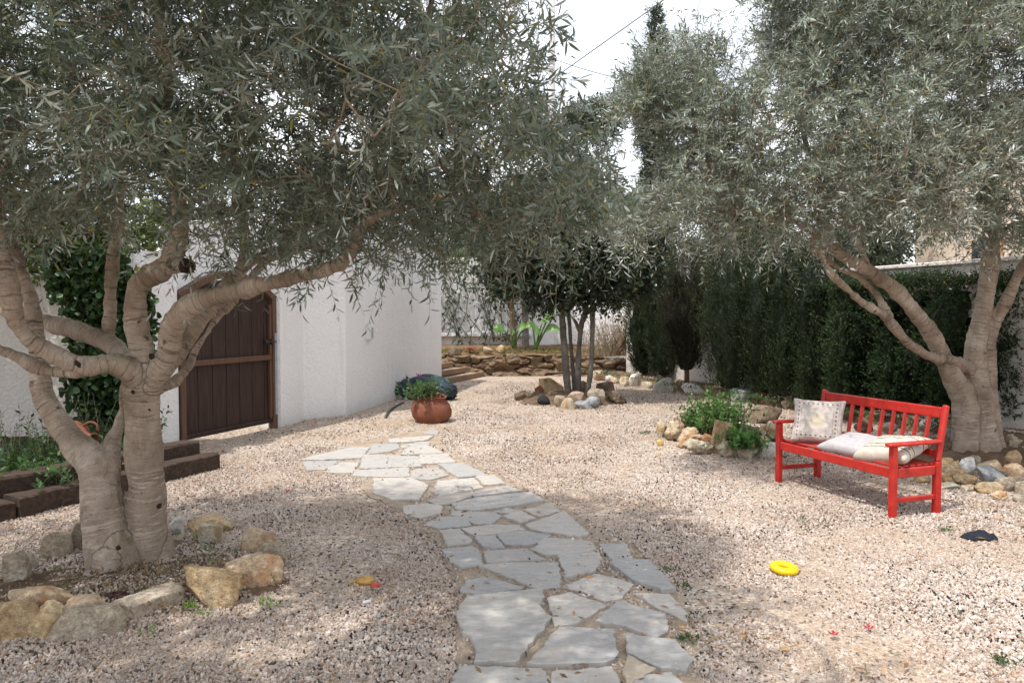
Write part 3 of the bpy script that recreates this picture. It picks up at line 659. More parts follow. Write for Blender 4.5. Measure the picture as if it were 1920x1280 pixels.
# small white call box on the side of the outbuilding
sdv = (B4 - B3).normalized(); sn = Vector((sdv.y, -sdv.x, 0))
cb = B3 + sdv * .95
r_ = empty('wall_lamp', cb + Vector((0, 0, 1.32)), 'small white box lamp with grey lens fixed to the outbuilding wall', 'wall lamp'); r_.rotation_euler.z = math.atan2(sdv.y, sdv.x)
m = MB(); m.box((-.10, -.07, -.13), (.10, .004, .13), bev=.012); m.build('casing', m_plain('white_plastic', (.72, .72, .72), .4, .5, .03), r_, loc=True)
m = MB(); m.box((.0, -.078, -.10), (.075, -.071, .08), bev=.004); m.build('lens', m_plain('grey_lens', (.34, .36, .40), .25, .5, .05), r_, loc=True)

# houses beyond the walls
def house(name, label, x0, y0, x1, y1, h, mat, wins, roofc, facing='y'):
    r = empty(name, (x0, y0, 0), label, 'house'); m = MB(); m.box((x0, y0, 0), (x1, y1, h)); m.build('wall', mat, r)
    rf = MB(); rf.box((x0 - .25, y0 - .25, h), (x1 + .25, y1 + .25, h + .18), bev=.03); rf.build('roof', roofc, r)
    for (wx, wz, ww, wh) in wins:
        f = MB(); 
        if facing == 'y':
            f.box((wx - .06, y0 - .05, wz - .06), (wx + ww + .06, y0 - .003, wz + wh + .06), bev=.01); fo = f.build('window', M['step_wood'], r)
            g = MB(); g.box((wx, y0 - .06, wz), (wx + ww, y0 - .052, wz + wh)); go_ = g.build('pane', m_plain('window_glass', (.03, .04, .05), .15, .5), fo)
        else:
            f.box((x0 - .05, wx - .06, wz - .06), (x0 - .003, wx + ww + .06, wz + wh + .06), bev=.01); fo = f.build('window', m_plain('orange_shutter', (.50, .26, .10), .7), r)
            g = MB(); g.box((x0 - .06, wx, wz), (x0 - .052, wx + ww, wz + wh)); go_ = g.build('pane', m_plain('window_glass', (.03, .04, .05), .15, .5), fo)
    return r
house('white_house', 'sunlit white house seen through vines above the left wall', -17, 15.5, -8.2, 24, 3.3, M['plaster_white_far'], [(-15, 1.2, 1.2, 1.2), (-11.5, 1.2, 1.2, 1.2)], M['terracotta'])
house('cream_house', 'pale peach house glimpsed through the right olive tree', 11.4, 9, 20, 21, 6.4, M['plaster_far'], [(13.2, 2.4, .5, 1.5), (17.3, 2.0, 1.0, 1.4), (10.4, 3.2, 1.0, 1.3)], M['terracotta'], 'x')
house('tan_house', 'low tan house beyond the back wall', -6.5, 33, 2.5, 42, 4.2, M['plaster_far'], [(-4.5, 1.6, 1.0, 1.2), (-1.2, 1.6, 1.0, 1.2)], M['terracotta'])

# ================================================================== TERRACE AT THE BACK
# raised bed surface
V = []; Fc = []; nx, ny = 40, 16
for j in range(ny + 1):
    for i in range(nx + 1):
        x = -3.4 + 6.9 * i / nx; y = 19.7 + 2.75 * j / ny
        V.append((x, y, .52 + .20 * (j / ny) + .05 * mnoise.noise(Vector((x * 1.3, y * 1.3, 0)))))
for j in range(ny):
    for i in range(nx): a = j * (nx + 1) + i; Fc.append((a, a + 1, a + nx + 2, a + nx + 1))
props(obj('terrace_soil', V, Fc, M['red_soil'], None, True), kind='structure')
# retaining wall of ochre rubble: many courses joined as one wall
def rubble():
    nx, nz = 420, 44; X, Z = np.meshgrid(np.linspace(-2.3, 3.0, nx + 1), np.linspace(0, 1, nz + 1)); x = X.ravel(); t = Z.ravel()
    top = .50 + .07 * fbm(np.stack([x * 1.6, x * 0, x * 0], 1), 3, 2); face = np.clip(t / .72, 0, 1); lip = np.clip((t - .72) / .28, 0, 1)
    z = -.03 + face * (top + .03); q = np.stack([x * 2.4, z * 5.5, lip * 2], 1)
    n1 = fbm(q, 4, 1); n2 = np.abs(vnoise(np.stack([x * 3.1, z * 7.5, lip], 1), 6)); n3 = fbm(q * 4, 3, 9)
    y = 19.48 + .10 * np.sin(x * 1.7) - .11 * n1 + .16 * np.clip(.22 - n2, 0, 1) / .22 * (1 - lip) - .02 * n3 + lip * .42 + face * .08
    z = z + lip * (.03 * n1 + .02 * n3) - np.where(lip > .8, (lip - .8) * .3, 0)
    V = np.stack([x, y, z], 1); T = []
    a = (np.arange(nz)[:, None] * (nx + 1) + np.arange(nx)[None]).ravel(); T = np.vstack([np.stack([a, a + 1, a + nx + 2], 1), np.stack([a, a + nx + 2, a + nx + 1], 1)])
    return props(trimesh('retaining_wall', V, T, M['ochre_wall'], None, None, True), 'low ochre rubble retaining wall in front of the raised back bed', 'retaining wall')
rubble()
for a in [(905, 652, 925, 664, 'stone_pink', 'flat', 'flat pinkish stone on the left of the terrace edge', 20.0), (870, 650, 900, 660, 'terracotta', 'flat', 'piece of broken red tile on the terrace edge', 20.0), (838, 652, 866, 668, 'stone_brown', 'round', 'rounded brown stone at the left end of the terrace edge', 19.8), (930, 648, 952, 658, 'lime_tan', 'flat', 'low tan stone near the dark trunk on the terrace', 20.3)]:
    c = P((a[0] + a[2]) / 2, a[3], a[7]); V, T = rock_vt(((a[2] - a[0]) * a[7] / F, .25, (a[3] - a[1]) * a[7] / F * 1.5), a[0], a[5], 3); o = trimesh('rock', V, T, M[a[4]], None, None, True); o.location = c - Vector((0, 0, .05)); props(o, a[6], 'rock')
# three timber-edged steps climbing to the left behind the outbuilding
sv = Vector((.342, .940, 0))
m0 = empty('garden_steps', (-1.3, 17, 0), 'three timber-fronted steps rising beside the end of the outbuilding', 'steps')
for k in range(3):
    a = G(828, 721, 0) + Vector((.02 - k * .36, .0, 0)); b = a + sv * (2.45 - k * .12); a = a - sv * .3
    mm = MB(); mm.beam(a + Vector((0, 0, .065 + .135 * k)), b + Vector((0, 0, .065 + .135 * k)), .10, .135, .012); mm.build('riser', M['step_wood'], m0)
    tt = MB(); c1 = a + Vector((-.05, 0, 0)); c2 = b + Vector((-.05, 0, 0)); tt.add([(c1.x, c1.y, .11 + .135 * k), (c2.x, c2.y, .11 + .135 * k), (c2.x - .9, c2.y, .11 + .135 * k), (c1.x - .9, c1.y, .11 + .135 * k)], [(0, 1, 2, 3)]); tt.build('tread', M['gravel_ground'], m0)

# ================================================================== SLEEPERS ON THE LEFT
def sleeper(a, b, wd, ht, label):
    n = 34; a, b = Vector(a), Vector(b); d = (b - a); x = d.normalized(); y = Vector((-x.y, x.x, 0)); V = []; Fc = []; prof = []
    for (u, v) in ((-.5, 0), (-.5, .5), (-.5, .93), (-.43, 1), (0, 1), (.43, 1), (.5, .93), (.5, 0)): prof.append((u * wd, v * ht))
    m = len(prof)
    for i in range(n + 1):
        p = a + d * i / n
        for k, (u, v) in enumerate(prof):
            q = p + y * u + Vector((0, 0, v)); e = mnoise.noise(q * 5) * .012 + mnoise.noise(q * 17) * .006; V.append(q + y * e + Vector((0, 0, e * (1 if v > 0 else 0))))
    for i in range(n):
        for k in range(m - 1): c = i * m + k; Fc.append((c, c + 1, c + m + 1, c + m))
    Fc.append(tuple(range(m))[::-1]); Fc.append(tuple(range(n * m, n * m + m)))
    o = obj('railway_sleeper', [p - a for p in V], Fc, M['sleeper']); o.location = a; return props(o, label, 'sleeper', 'dark timber sleepers edging the left bed')
e1 = G(412, 880); s1 = G(36, 972); dl = (e1 - s1).normalized(); nl = Vector((-dl.y, dl.x, 0))
sleeper(s1 + nl * .10, e1 + nl * .10, .21, .17, 'lower sleeper whose cut end lies right of the left olive trunk')
sleeper(s1 + nl * .11 - dl * 2.6, s1 + nl * .11 - dl * .02, .20, .14, 'shorter dark sleeper butting the lower one at the left edge')
tt_ = min((abs((s1 + nl * .33 + dl * q).x / (s1 + nl * .33 + dl * q).y * F + 960 - 356), q) for q in np.linspace(0, 4, 400))[1]; e2 = s1 + nl * .33 + dl * float(tt_)
sleeper(e2 - dl * 4.6, e2, .22, .30, 'taller upper sleeper set back behind the lower one')

# ================================================================== BENCH AND CUSHIONS
FL, FR, RR, RL_ = G(1460, 905), G(1675, 972), G(1753, 963), G(1532, 897)
bx = ((FR - FL) + (RR - RL_)); bx.z = 0; bx.normalize()           # along the bench, towards its near end
by = Vector((-bx.y, bx.x, 0))
if by.dot(RR - FR) < 0: by = -by                                     # towards its back
org = (FL + FR + RR + RL_) / 4
BL = (FR - FL).length * .5 + (RR - RL_).length * .5; BD = .46
bench = empty('bench', (org.x, org.y, 0), 'bright red slatted wooden garden bench holding three cushions', 'bench')
bench.rotation_euler.z = math.atan2(bx.y, bx.x)
# bench local frame: x along (near end +), y = towards back if right-handed
yb = 1 if bx.cross(by).z > 0 else -1
hl, hd = BL / 2, BD / 2
def bpart(name, fn):
    m = MB(); fn(m); return m.build(name, M['red'], bench, loc=True)
def Yb(v): return v * yb
def bbox(m, x0, x1, y0, y1, z0, z1, bev=.006):
    a, b = sorted((Yb(y0), Yb(y1))); m.box((x0, a, z0), (x1, b, z1), None, 0, bev)
for sx in (-1, 1):
    bpart('leg', lambda m: bbox(m, sx * hl - .026, sx * hl + .026, -hd - .026, -hd + .026, 0, .575))
    bpart('leg', lambda m: (bbox(m, sx * hl - .026, sx * hl + .026, hd - .028, hd + .028, 0, .43),
                            m.beam((sx * hl, Yb(hd), .425), (sx * hl, Yb(hd + .085), .885), .052, .050, .014, Vector((1, 0, 0)))))
    bpart('armrest', lambda m: m.box((sx * hl - .034, min(Yb(-hd - .065), Yb(hd + .02)), .577), (sx * hl + .034, max(Yb(-hd - .065), Yb(hd + .02)), .607), None, 0, .011))
    bpart('side_rail', lambda m: bbox(m, sx * hl - .018, sx * hl + .018, -hd + .027, hd - .03, .325, .40))
    bpart('stretcher', lambda m: bbox(m, sx * hl - .014, sx * hl + .014, -hd + .027, hd - .03, .125, .165))
bpart('front_apron', lambda m: bbox(m, -hl + .027, hl - .027, -hd - .019, -hd + .012, .325, .402))
bpart('rear_rail', lambda m: bbox(m, -hl + .027, hl - .027, hd - .018, hd + .016, .325, .392))
def seat(m):
    for k in range(6):
        y = -hd + .035 + k * (BD - .03) / 6; bbox(m, -hl + .0, hl - .0, y, y + .056, .402, .420, .005)
bpart('seat', seat)
def bk(z): return hd + .085 * (z - .425) / .46
bpart('top_rail', lambda m: m.beam((-hl + .027, Yb(bk(.82)), .82), (hl - .027, Yb(bk(.82)), .82), .028, .088, .007))
bpart('lower_back_rail', lambda m: m.beam((-hl + .027, Yb(bk(.49)), .49), (hl - .027, Yb(bk(.49)), .49), .028, .055, .006))
for k in range(10):
    x = -hl + .02 + (k + 1) * (BL - .04) / 11
    bpart('back_slat', lambda m: m.beam((x, Yb(bk(.516)), .516), (x, Yb(bk(.778)), .778), .016, .040, .004, Vector((0, 1, 0))))

def m_cushion(name, base, mode):
    t = NT(name, .95, .1); uv = t.n('ShaderNodeUVMap').outputs[0]; s = t.n('ShaderNodeSeparateXYZ'); t.set(s.inputs[0], uv); u, v = s.outputs[0], s.outputs[1]
    A = lambda x: t.math('ABSOLUTE', x)
    au, av = A(t.math('SUBTRACT', u, .5)), A(t.math('SUBTRACT', v, .5)); mxv = t.math('MAXIMUM', au, av); col = None
    wv = t.noise(uv, 9, 5, .6); cloth = t.mix(wv, tuple(c * .82 for c in base), base)
    def band(x, c, w_): return t.math('LESS_THAN', A(t.math('SUBTRACT', x, c)), w_)
    fu = A(t.math('SUBTRACT', t.math('FRACT', t.math('MULTIPLY', u, 11.0)), .5)); fv = A(t.math('SUBTRACT', t.math('FRACT', t.math('MULTIPLY', v, 11.0)), .5))
    dot = t.math('LESS_THAN', t.math('ADD', t.math('MULTIPLY', fu, fu), t.math('MULTIPLY', fv, fv)), .05)
    if mode == 'square':
        ring = band(mxv, .3636, .04); c = t.mix(t.math('MULTIPLY', ring, dot), cloth, (.15, .15, .12))
        ln = t.math('ADD', band(mxv, .415, .007), band(mxv, .305, .007)); c = t.mix(t.math('MULTIPLY', ln, .7), c, (.30, .25, .20))
        ctr = t.math('MULTIPLY', t.math('LESS_THAN', mxv, .15), t.ramp(t.noise(uv, 14, 2, .5, 1.5), [(.50, 0.0), (.53, 1.0)])); c = t.mix(t.math('MULTIPLY', ctr, .7), c, (.50, .42, .20))
        c = t.mix(t.math('MULTIPLY', t.math('MULTIPLY', t.math('GREATER_THAN', mxv, .43), band(t.math('FRACT', t.math('MULTIPLY', u, 2.0)), .4, .03)), .8), c, (.45, .10, .09))
        c = t.mix(t.math('MULTIPLY', t.math('GREATER_THAN', mxv, .42), .25), c, (.55, .42, .42))
    elif mode == 'bands':
        ln = t.math('ADD', t.math('ADD', band(v, .245, .012), band(v, .395, .012)), t.math('ADD', band(v, .70, .012), band(v, .845, .012))); c = t.mix(ln, cloth, (.07, .08, .08))
        dd = t.math('MULTIPLY', dot, t.math('ADD', band(v, .318, .045), band(v, .773, .045))); c = t.mix(dd, c, (.13, .11, .09))
        c = t.mix(t.math('MULTIPLY', t.math('ADD', band(v, .318, .07), band(v, .773, .06)), .18), c, (.72, .60, .34))
        c = t.mix(t.math('MULTIPLY', t.math('LESS_THAN', v, .16), t.ramp(t.noise(t.scale(uv, (20, 2, 1)), 2.0, 2), [(.5, 0.0), (.6, .55)])), c, (.66, .42, .26))
    else:
        c = t.mix(t.math('MULTIPLY', t.ramp(t.noise(t.scale(uv, (6, 3, 1)), 1.5, 4, .6, 1.0), [(.52, 0.0), (.58, .35)]), 1.0), cloth, (.38, .35, .38))
    t.col(c); wk = t.noise(uv, 5, 5, .55, 1.2); weave = t.noise(uv, 220, 2); t.nrm(t.bump(t.math('ADD', wk, t.math('MULTIPLY', weave, .06)), .75, .02)); return t.m
def cushion(name, label, size, thick, mat, seed, at, rot, back=None):
    n = 36; V = []; Fc = []; UV = []; r = random.Random(seed)
    for side in (1, -1):
        for j in range(n + 1):
            for i in range(n + 1):
                u, v = i / n * 2 - 1, j / n * 2 - 1
                pin = 1 - .10 * (1 - abs(v) ** 2) * (abs(u) ** 3); piv = 1 - .10 * (1 - abs(u) ** 2) * (abs(v) ** 3)
                e = max(0, (1 - u ** 4)) ** .5 * max(0, (1 - v ** 4)) ** .5
                hgt = thick / 2 * e ** .8 * (1 + .16 * mnoise.noise(Vector((u * 1.7 + seed, v * 1.7, side)))) + .010 * mnoise.noise(Vector((u * 4, v * 4 + seed, side))) * e
                x, y = u * size[0] / 2 * pin, v * size[1] / 2 * piv
                V.append((x, y, side * hgt)); UV.append((i / n, j / n))
    k = (n + 1) ** 2
    for s in (0, 1):
        for j in range(n):
            for i in range(n):
                a = s * k + j * (n + 1) + i; q = (a, a + 1, a + n + 2, a + n + 1); Fc.append(q if s == 0 else q[::-1])
    me = bpy.data.meshes.new('cushion'); me.from_pydata(V, [], Fc); uvl = me.uv_layers.new(name='UVMap')
    for p in me.polygons:
        for li, vi in zip(p.loop_indices, p.vertices): uvl.data[li].uv = UV[vi]
    o = link(name, me, mat, None, True)
    bm_ = bmesh.new(); bm_.from_mesh(me); bmesh.ops.remove_doubles(bm_, verts=bm_.verts[:], dist=.0006); bm_.to_mesh(me); bm_.free()
    BM = Matrix.Translation(bench.location) @ Matrix.Rotation(bench.rotation_euler.z, 4, 'Z')
    o.matrix_world = BM @ Matrix.Translation(at) @ rot; return props(o, label, 'cushion')
Rx = lambda a: Matrix.Rotation(R(a), 4, 'X'); Rz = lambda a: Matrix.Rotation(R(a), 4, 'Z'); Ry = lambda a: Matrix.Rotation(R(a), 4, 'Y')
face = lambda: Matrix(((1, 0, 0, 0), (0, yb, 0, 0), (0, 0, yb, 0), (0, 0, 0, 1)))   # cushion front towards the sitter
cushion('cushion', 'upright cream cushion embroidered with a dotted square, at the far end of the bench', (.47, .43), .13, m_cushion('embroidered_cloth', (.54, .48, .44), 'square'), 3,
        (-hl + .29, Yb(-.03), .625), Rz(38) @ Rx(68))
cushion('cushion', 'plain crumpled pale grey cushion lying flat in the middle of the bench', (.47, .45), .12, m_cushion('plain_cloth', (.50, .475, .475), 'plain'), 5,
        (.07, Yb(-.02), .482), Rz(8) @ Rx(10))
cushion('cushion', 'cream cushion with dark banded stripes and dots, slumped at the near armrest', (.46, .46), .14, m_cushion('banded_cloth', (.58, .53, .46), 'bands'), 8,
        (hl - .225, Yb(.0), .505), Rz(14) @ Rx(15) @ Ry(-6))

# ================================================================== ROCKS
g1 = 'rocks ringing the left olive tree'
LR = [(313,968,341,1000,'lime_white','round','small white rounded rock just right of the left olive trunks'),
(341,970,431,1001,'lime_tan','flat','long low tan rock at the back of the left tree ring'),
(368,982,426,1025,'lime_cream','block','pale angular rock in front of the long low tan one'),
(487,1017,540,1068,'lime_grey','flat','flat grey rock behind the right end of the left tree ring'),
(442,989,515,1041,'lime_orange','block','wedge-shaped tan rock leaning at the right of the left tree ring'),
(411,1038,539,1112,'lime_orange','flat','big rock with an orange patch at the right end of the left ring'),
(330,1059,450,1143,'lime_yellow','block','big blocky yellow-tan rock next to the rectangular slab'),
(74,1139,212,1212,'lime_grey','flat','flat grey rock nearest the camera at bottom left'),
(39,1126,113,1203,'lime_tan','round','slim tan rock leaning beside the flat grey one'),
(-40,1121,72,1208,'lime_yellow','block','large yellow-tan rock cut by the left edge of the photo'),
(-8,1030,43,1106,'lime_grey','block','tall pale grey rock at the left edge behind the yellow one'),
(38,1035,62,1074,'lime_grey','block','narrow grey rock wedged between two bigger grey rocks'),
(52,1000,123,1053,'lime_grey','block','blocky grey rock left of the left olive trunk'),
(122,971,166,1035,'lime_grey','block','grey rock half hidden behind the foot of the left olive'),
(341,1047,364,1068,'stone_blue','round','small blue-grey stone peeping behind the big yellow-tan block')]
for a in LR: rock(*a, group=g1, sub=5)
sa, sb = G(222, 1166), G(334, 1126, .0); V, T = rock_vt(((sb - sa).length * 1.02, .185, .13), 501, 'slab', 5); V[:, 2] -= .035
o = trimesh('rock', V, T, M['lime_slab'], None, None, True); o.location = (sa + sb) / 2 + Vector((0, .03, 0)); o.rotation_euler = (R(3), R(-2), math.atan2(sb.y - sa.y, sb.x - sa.x)); props(o, 'long rectangular grey-tan stone slab at the front of the left ring', 'rock', g1)
rock(6,1100,131,1135,'lime_orange','flat','flat orange-edged rock lying on top of the large yellow-tan one', base=.085, group=g1, depth=.16)
rock(107,1118,177,1161,'lime_orange','flat','small flat orange-tan rock resting on the flat grey front rock', base=.06, group=g1, depth=.14)
red_glass = NT('dark_red_plastic', .12, .6); red_glass.col((.06, .012, .014)); M['dark_red'] = red_glass.m
rock(175,1109,236,1139,'dark_red','porous','shiny dark red crumpled lump behind the rectangular slab', name='crumpled_wrapper', cat='wrapper', depth=.13, sink=.1)
g2 = 'rocks heaped round the multi-stemmed tree'
for a in [(1007,708,1055,738,'lime_tan','block','big tan triangular rock at the back of the middle heap',.0),
(1087,714,1102,731,'stone_brown','round','small brown rock behind the dark stems',.06),
(1119,716,1159,738,'stone_brown','flat','brown rock on top of the middle heap at its right',.13),
(1131,732,1175,759,'stone_brown','porous','layered brown rock at the right end of the middle heap',0),
(965,733,997,752,'stone_brown','round','brown rounded rock at the left end of the middle heap',0),
(996,732,1022,750,'stone_brown','round','small brown rock beside the black stone',0),
(1022,733,1048,755,'stone_brown','block','brown block between black stone and grey stones',0),
(1007,741,1030,760,'stone_black','round','round black stone at the front of the middle heap',0),
(1062,734,1096,752,'stone_pink','flat','flat pinkish rock at the foot of the stems',.08),
(1038,741,1062,763,'lime_grey','round','round grey rock right of the black stone',0),
(1052,746,1079,768,'lime_cream','block','tan wedge rock at the front centre of the middle heap',0),
(1078,750,1112,768,'stone_blue','flat','low blue-grey rock at the front of the middle heap',0),
(1100,743,1126,767,'stone_blue','round','rounded pale blue-grey rock at the front right of the middle heap',0),
(1103,729,1140,749,'lime_grey','flat','tan slab perched above the pale blue-grey rock',.13)]:
    rock(*a[:7], base=a[7], group=g2)
rock(1003,722,1021,739,'terracotta','flat','broken piece of terracotta pot on the middle rock heap', base=.1, name='pot_shard', cat='shard', tilt=35, depth=.06)
g3 = 'rocks edging the bed below the hedge'
for a in [(1112,694,1141,714,'lime_cream','block','cream upright rock at the far end of the hedge border'),
(1134,703,1153,715,'lime_white','round','small white rock second from the far end of the border'),
(1152,697,1180,710,'stone_brown','flat','orange-brown rock set behind the far border rocks'),
(1143,707,1166,720,'lime_cream','round','small cream rock in front of the orange-brown one'),
(1163,706,1181,725,'lime_cream','block','narrow cream rock standing upright in the border'),
(1180,701,1206,725,'lime_white','block','pitted white rock right of the narrow upright one'),
(1206,699,1232,718,'lime_orange','flat','orange-flanked white rock lying tilted in the border'),
(1204,715,1228,729,'lime_cream','flat','low cream rock below the orange-flanked one'),
(1227,709,1276,737,'lime_white','block','large angular white rock in the middle of the hedge border'),
(1272,717,1298,730,'lime_tan','flat','flat tan rock between two white border rocks'),
(1276,719,1325,742,'lime_white','flat','sloping white rock with a rough face in the border'),
(1329,725,1366,738,'lime_cream','flat','thin flat cream rock behind the green plant'),
(1352,735,1370,747,'lime_cream','round','small cream rock left of the blue-grey boulder'),
(1367,725,1429,755,'stone_blue','block','large blue-grey boulder behind the green plant'),
(1429,733,1461,762,'stone_brown','porous','brown pitted rock right of the blue-grey boulder'),
(1457,737,1478,753,'stone_brown','porous','smaller brown pitted rock next to the red bench end'),
(1467,746,1492,768,'lime_grey','round','rounded grey rock seen behind the upright cushion')]:
    rock(*a, group=g3, base=.0)
g4 = 'rocks behind the bench and round the right olive'
for a in [(1698,782,1712,806,'lime_tan','block','upright tan rock seen between two back slats of the bench',.1,0),
(1727,786,1757,804,'lime_white','round','pale rock seen beside the near bench post',.1,0),
(1600,790,1640,812,'stone_brown','porous','brown rock seen low through the bench slats',.08,0),
(1655,792,1688,812,'lime_grey','round','grey rock seen through the right half of the bench slats',.08,0),
(1776,790,1792,806,'lime_tan','round','small tan rock left of the right olive trunk',.1,0),
(1766,803,1793,825,'stone_blue','round','blue-grey rock between bench post and right olive trunk',.05,0),
(1766,815,1793,861,'stone_brown','porous','tall pitted brown rock against the right olive trunk',0,0),
(1867,805,1889,839,'stone_brown','porous','upright pitted rock just right of the right olive trunk',.1,0),
(1887,813,1921,840,'lime_cream','porous','pitted cream rock at the right edge behind the trunk',.1,0),
(1889,843,1923,871,'lime_yellow','round','tan rounded rock at the right edge beside the trunk foot',.1,0),
(1827,853,1845,874,'lime_grey','round','grey rock tucked against the front of the right trunk',.1,0),
(1840,863,1888,886,'lime_orange','flat','pinkish tan rock in front of the right trunk foot',.08,0),
(1760,857,1813,908,'lime_yellow','porous','large knobbly yellow-tan rock beside the near bench leg',0,0),
(1885,869,1927,902,'lime_orange','round','half white half orange rock at the right edge',.06,0),
(1803,857,1835,893,'lime_white','flat','whitish rock leaning down from the right trunk',.05,0),
(1832,876,1892,911,'stone_blue','block','pale grey wedge-shaped rock on top of the right ring',.03,0),
(1796,887,1837,911,'lime_yellow','round','rounded tan rock below the leaning whitish one',0,0),
(1720,892,1749,908,'lime_tan','round','small tan rock showing under the bench armrest',0,0),
(1745,906,1810,919,'lime_cream','flat','long flat pale rock under the large knobbly one',0,0),
(1811,908,1836,924,'lime_cream','round','small cream rock at the front of the right ring',0,0),
(1873,892,1914,924,'lime_grey','round','round grey-tan rock near the right edge of the photo',0,0),
(1834,904,1887,929,'lime_yellow','round','smooth yellow-tan rock at the front of the right ring',0,0),
(1912,902,1936,929,'lime_grey','block','grey rock cut by the right edge of the photo',0,0),
(1866,919,1897,941,'lime_orange','porous','small orange-brown rock foremost in the right ring',0,0),
(1905,927,1928,943,'lime_grey','round','small grey rock foremost at the right edge',0,0)]:
    rock(*a[:7], base=a[7], group=g4, tilt=a[8])
g5 = 'pitted rocks round the bed of green herbs'
for a in [(1230,786,1251,821,'lime_cream','block','upright tan rock at the left end of the herb bed',0,0),
(1248,781,1288,829,'lime_orange','porous','pitted tan rock second from the left of the herb bed',0,0),
(1271,800,1318,837,'lime_orange','porous','pitted orange-tan rock behind the long front one',.03,0),
(1318,813,1338,829,'lime_orange','round','small orange-tan rock left of the standing slab',.10,0),
(1282,823,1349,856,'lime_cream','porous','long pitted tan rock at the front of the herb bed',0,0),
(1345,821,1389,859,'lime_cream','porous','pale pitted rock right of the standing slab',0,0),
(1365,818,1422,840,'lime_white','porous','cream pitted rock lying on top of the front rocks',.12,0),
(1380,828,1422,862,'lime_cream','porous','brown-shadowed pitted rock at the front right of the herb bed',0,0),
(1417,819,1452,835,'lime_cream','flat','smooth flat cream rock on the right of the herb bed',.14,0),
(1421,829,1482,861,'lime_white','block','white rock touching the far front leg of the bench',0,0),
(1425,790,1460,821,'lime_cream','porous','rounded cream rock behind the bench armrest',.1,0),
(1275,772,1315,799,'stone_brown','porous','dark brown rock at the back left of the herb bed',.0,0),
(1395,762,1478,798,'stone_brown','flat','broad brown earthy rock behind the herb bed',.0,0)]:
    rock(*a[:7], base=a[7], group=g5, tilt=a[8])
rock(1333,790,1365,845,'lime_yellow','slab','slim tan stone slab standing on end against the herb bed', base=.03, group=g5, depth=.07, tilt=0).rotation_euler = (R(-8), R(14), 0)

# ================================================================== SMALL THINGS
def lathe(name, prof, mat, parent=None, n=40, at=None, rot=None, scale=(1, 1, 1), wob=0):
    V, Fc = [], []
    for r_, z in prof:
        for k in range(n): a = 2 * math.pi * k / n; e = 1 + wob * math.sin(2 * a + z * 9); V.append((r_ * math.cos(a) * scale[0] * e, r_ * math.sin(a) * scale[1] * e, z * scale[2]))
    for i in range(len(prof) - 1):
        for k in range(n): a, b = i * n + k, i * n + (k + 1) % n; Fc.append((a, b, b + n, a + n))
    Fc.append(tuple(range(n))[::-1]); o = obj(name, V, Fc, mat, None, True)
    if parent is not None: local(o, parent)
    if at is not None: o.location = at
    if rot is not None: o.rotation_euler = rot
    return o
# big terracotta pot, tilted
gp = G(802, 794); pot = empty('terracotta_pot', (gp.x, gp.y + .25, 0), 'squat round terracotta pot leaning over in the gravel beside the outbuilding', 'pot')
prof = [(.02, -.05), (.20, -.03), (.27, .05), (.305, .14), (.30, .23), (.25, .32), (.19, .37), (.165, .40), (.185, .425), (.20, .43), (.185, .435), (.15, .41), (.15, .37), (.02, .36)]
lathe('pot_body', prof, M['terracotta'], pot, at=(0, 0, 0), rot=(R(10), R(8), .3), wob=.02, scale=(1.0, 1.0, .98))
# tarpaulin bag
gb = G(830, 752)
V, T = rock_vt((1.25, .66, .50), 77, 'round', 5)
V = V * 1.0; n_ = fbm(np.stack([V[:, 0] * 2.2 + V[:, 2] * 3, V[:, 1] * 5, V[:, 2] * 6], 1), 4, 3); rid = np.abs(vnoise(np.stack([V[:, 0] * 3 + V[:, 2] * 4, V[:, 1] * 7, V[:, 2] * 9], 1), 8))
sc_ = 1 + .07 * n_ - .10 * np.clip(.3 - rid, 0, 1) * 2; V[:, 0] *= sc_; V[:, 1] *= sc_; V[:, 2] = V[:, 2] * sc_ * (1 - .22 * np.clip(V[:, 0] / .6, -.2, 1) ** 2)
tb = NT('blue_tarpaulin', .38, .5); tb.col(tb.ramp(tb.noise(tb.objc(), 5, 5), [(.3, (.006, .016, .026)), (.6, (.012, .040, .058)), (.8, (.03, .075, .095))])); tb.nrm(tb.bump(tb.noise(tb.objc(), 12, 6, .6, 1.5), .9, .03))
bag = trimesh('tarpaulin_bag', V - np.array([0, 0, .03]), T, tb.m, None, None, True); bag.location = (gb.x + (-.34), gb.y + .32, 0); bag.rotation_euler = (0, 0, R(-12))
props(bag, 'crumpled dark blue tarpaulin bag slumped against the outbuilding behind the pot', 'bag')
# dark red plastic pot lying at the left of the bag with pink flowers
fpx = P(770, 728, 15.6); fp = empty('flower_pot', (fpx.x, 15.0, .12), 'small dark red plastic flowerpot with pink petals lying against the outbuilding wall', 'flowerpot')
lathe('pot_body', [(.02, 0), (.10, 0), (.14, .22), (.155, .22), (.155, .25), (.13, .25), (.09, .02), (.02, .02)], m_plain('maroon_plastic', (.05, .010, .012), .4, .5), fp, at=(0, 0, .05), rot=(R(60), R(-30), 0))
def petals(px, py, Y, n, s, col, name, parent, seed):
    r = np.random.default_rng(seed); c = P(px, py, Y); m = MB()
    for _ in range(n):
        q = Vector(c) + Vector(r.normal(size=3)) * s; u = Vector(r.normal(size=3)).normalized(); v = u.orthogonal().normalized(); k = .035
        m.add([q, q + u * k + v * k * .5, q + u * k * 1.6, q + u * k - v * k * .5], [(0, 1, 2, 3)])
    return m.build(name, col, parent)
mp_ = m_plain('pink_petal', (.62, .12, .42), .6, .3)
petals(769, 714, 14.9, 40, .022, mp_, 'flower', fp, 1); petals(787, 706, 14.9, 40, .022, mp_, 'flower', fp, 2)
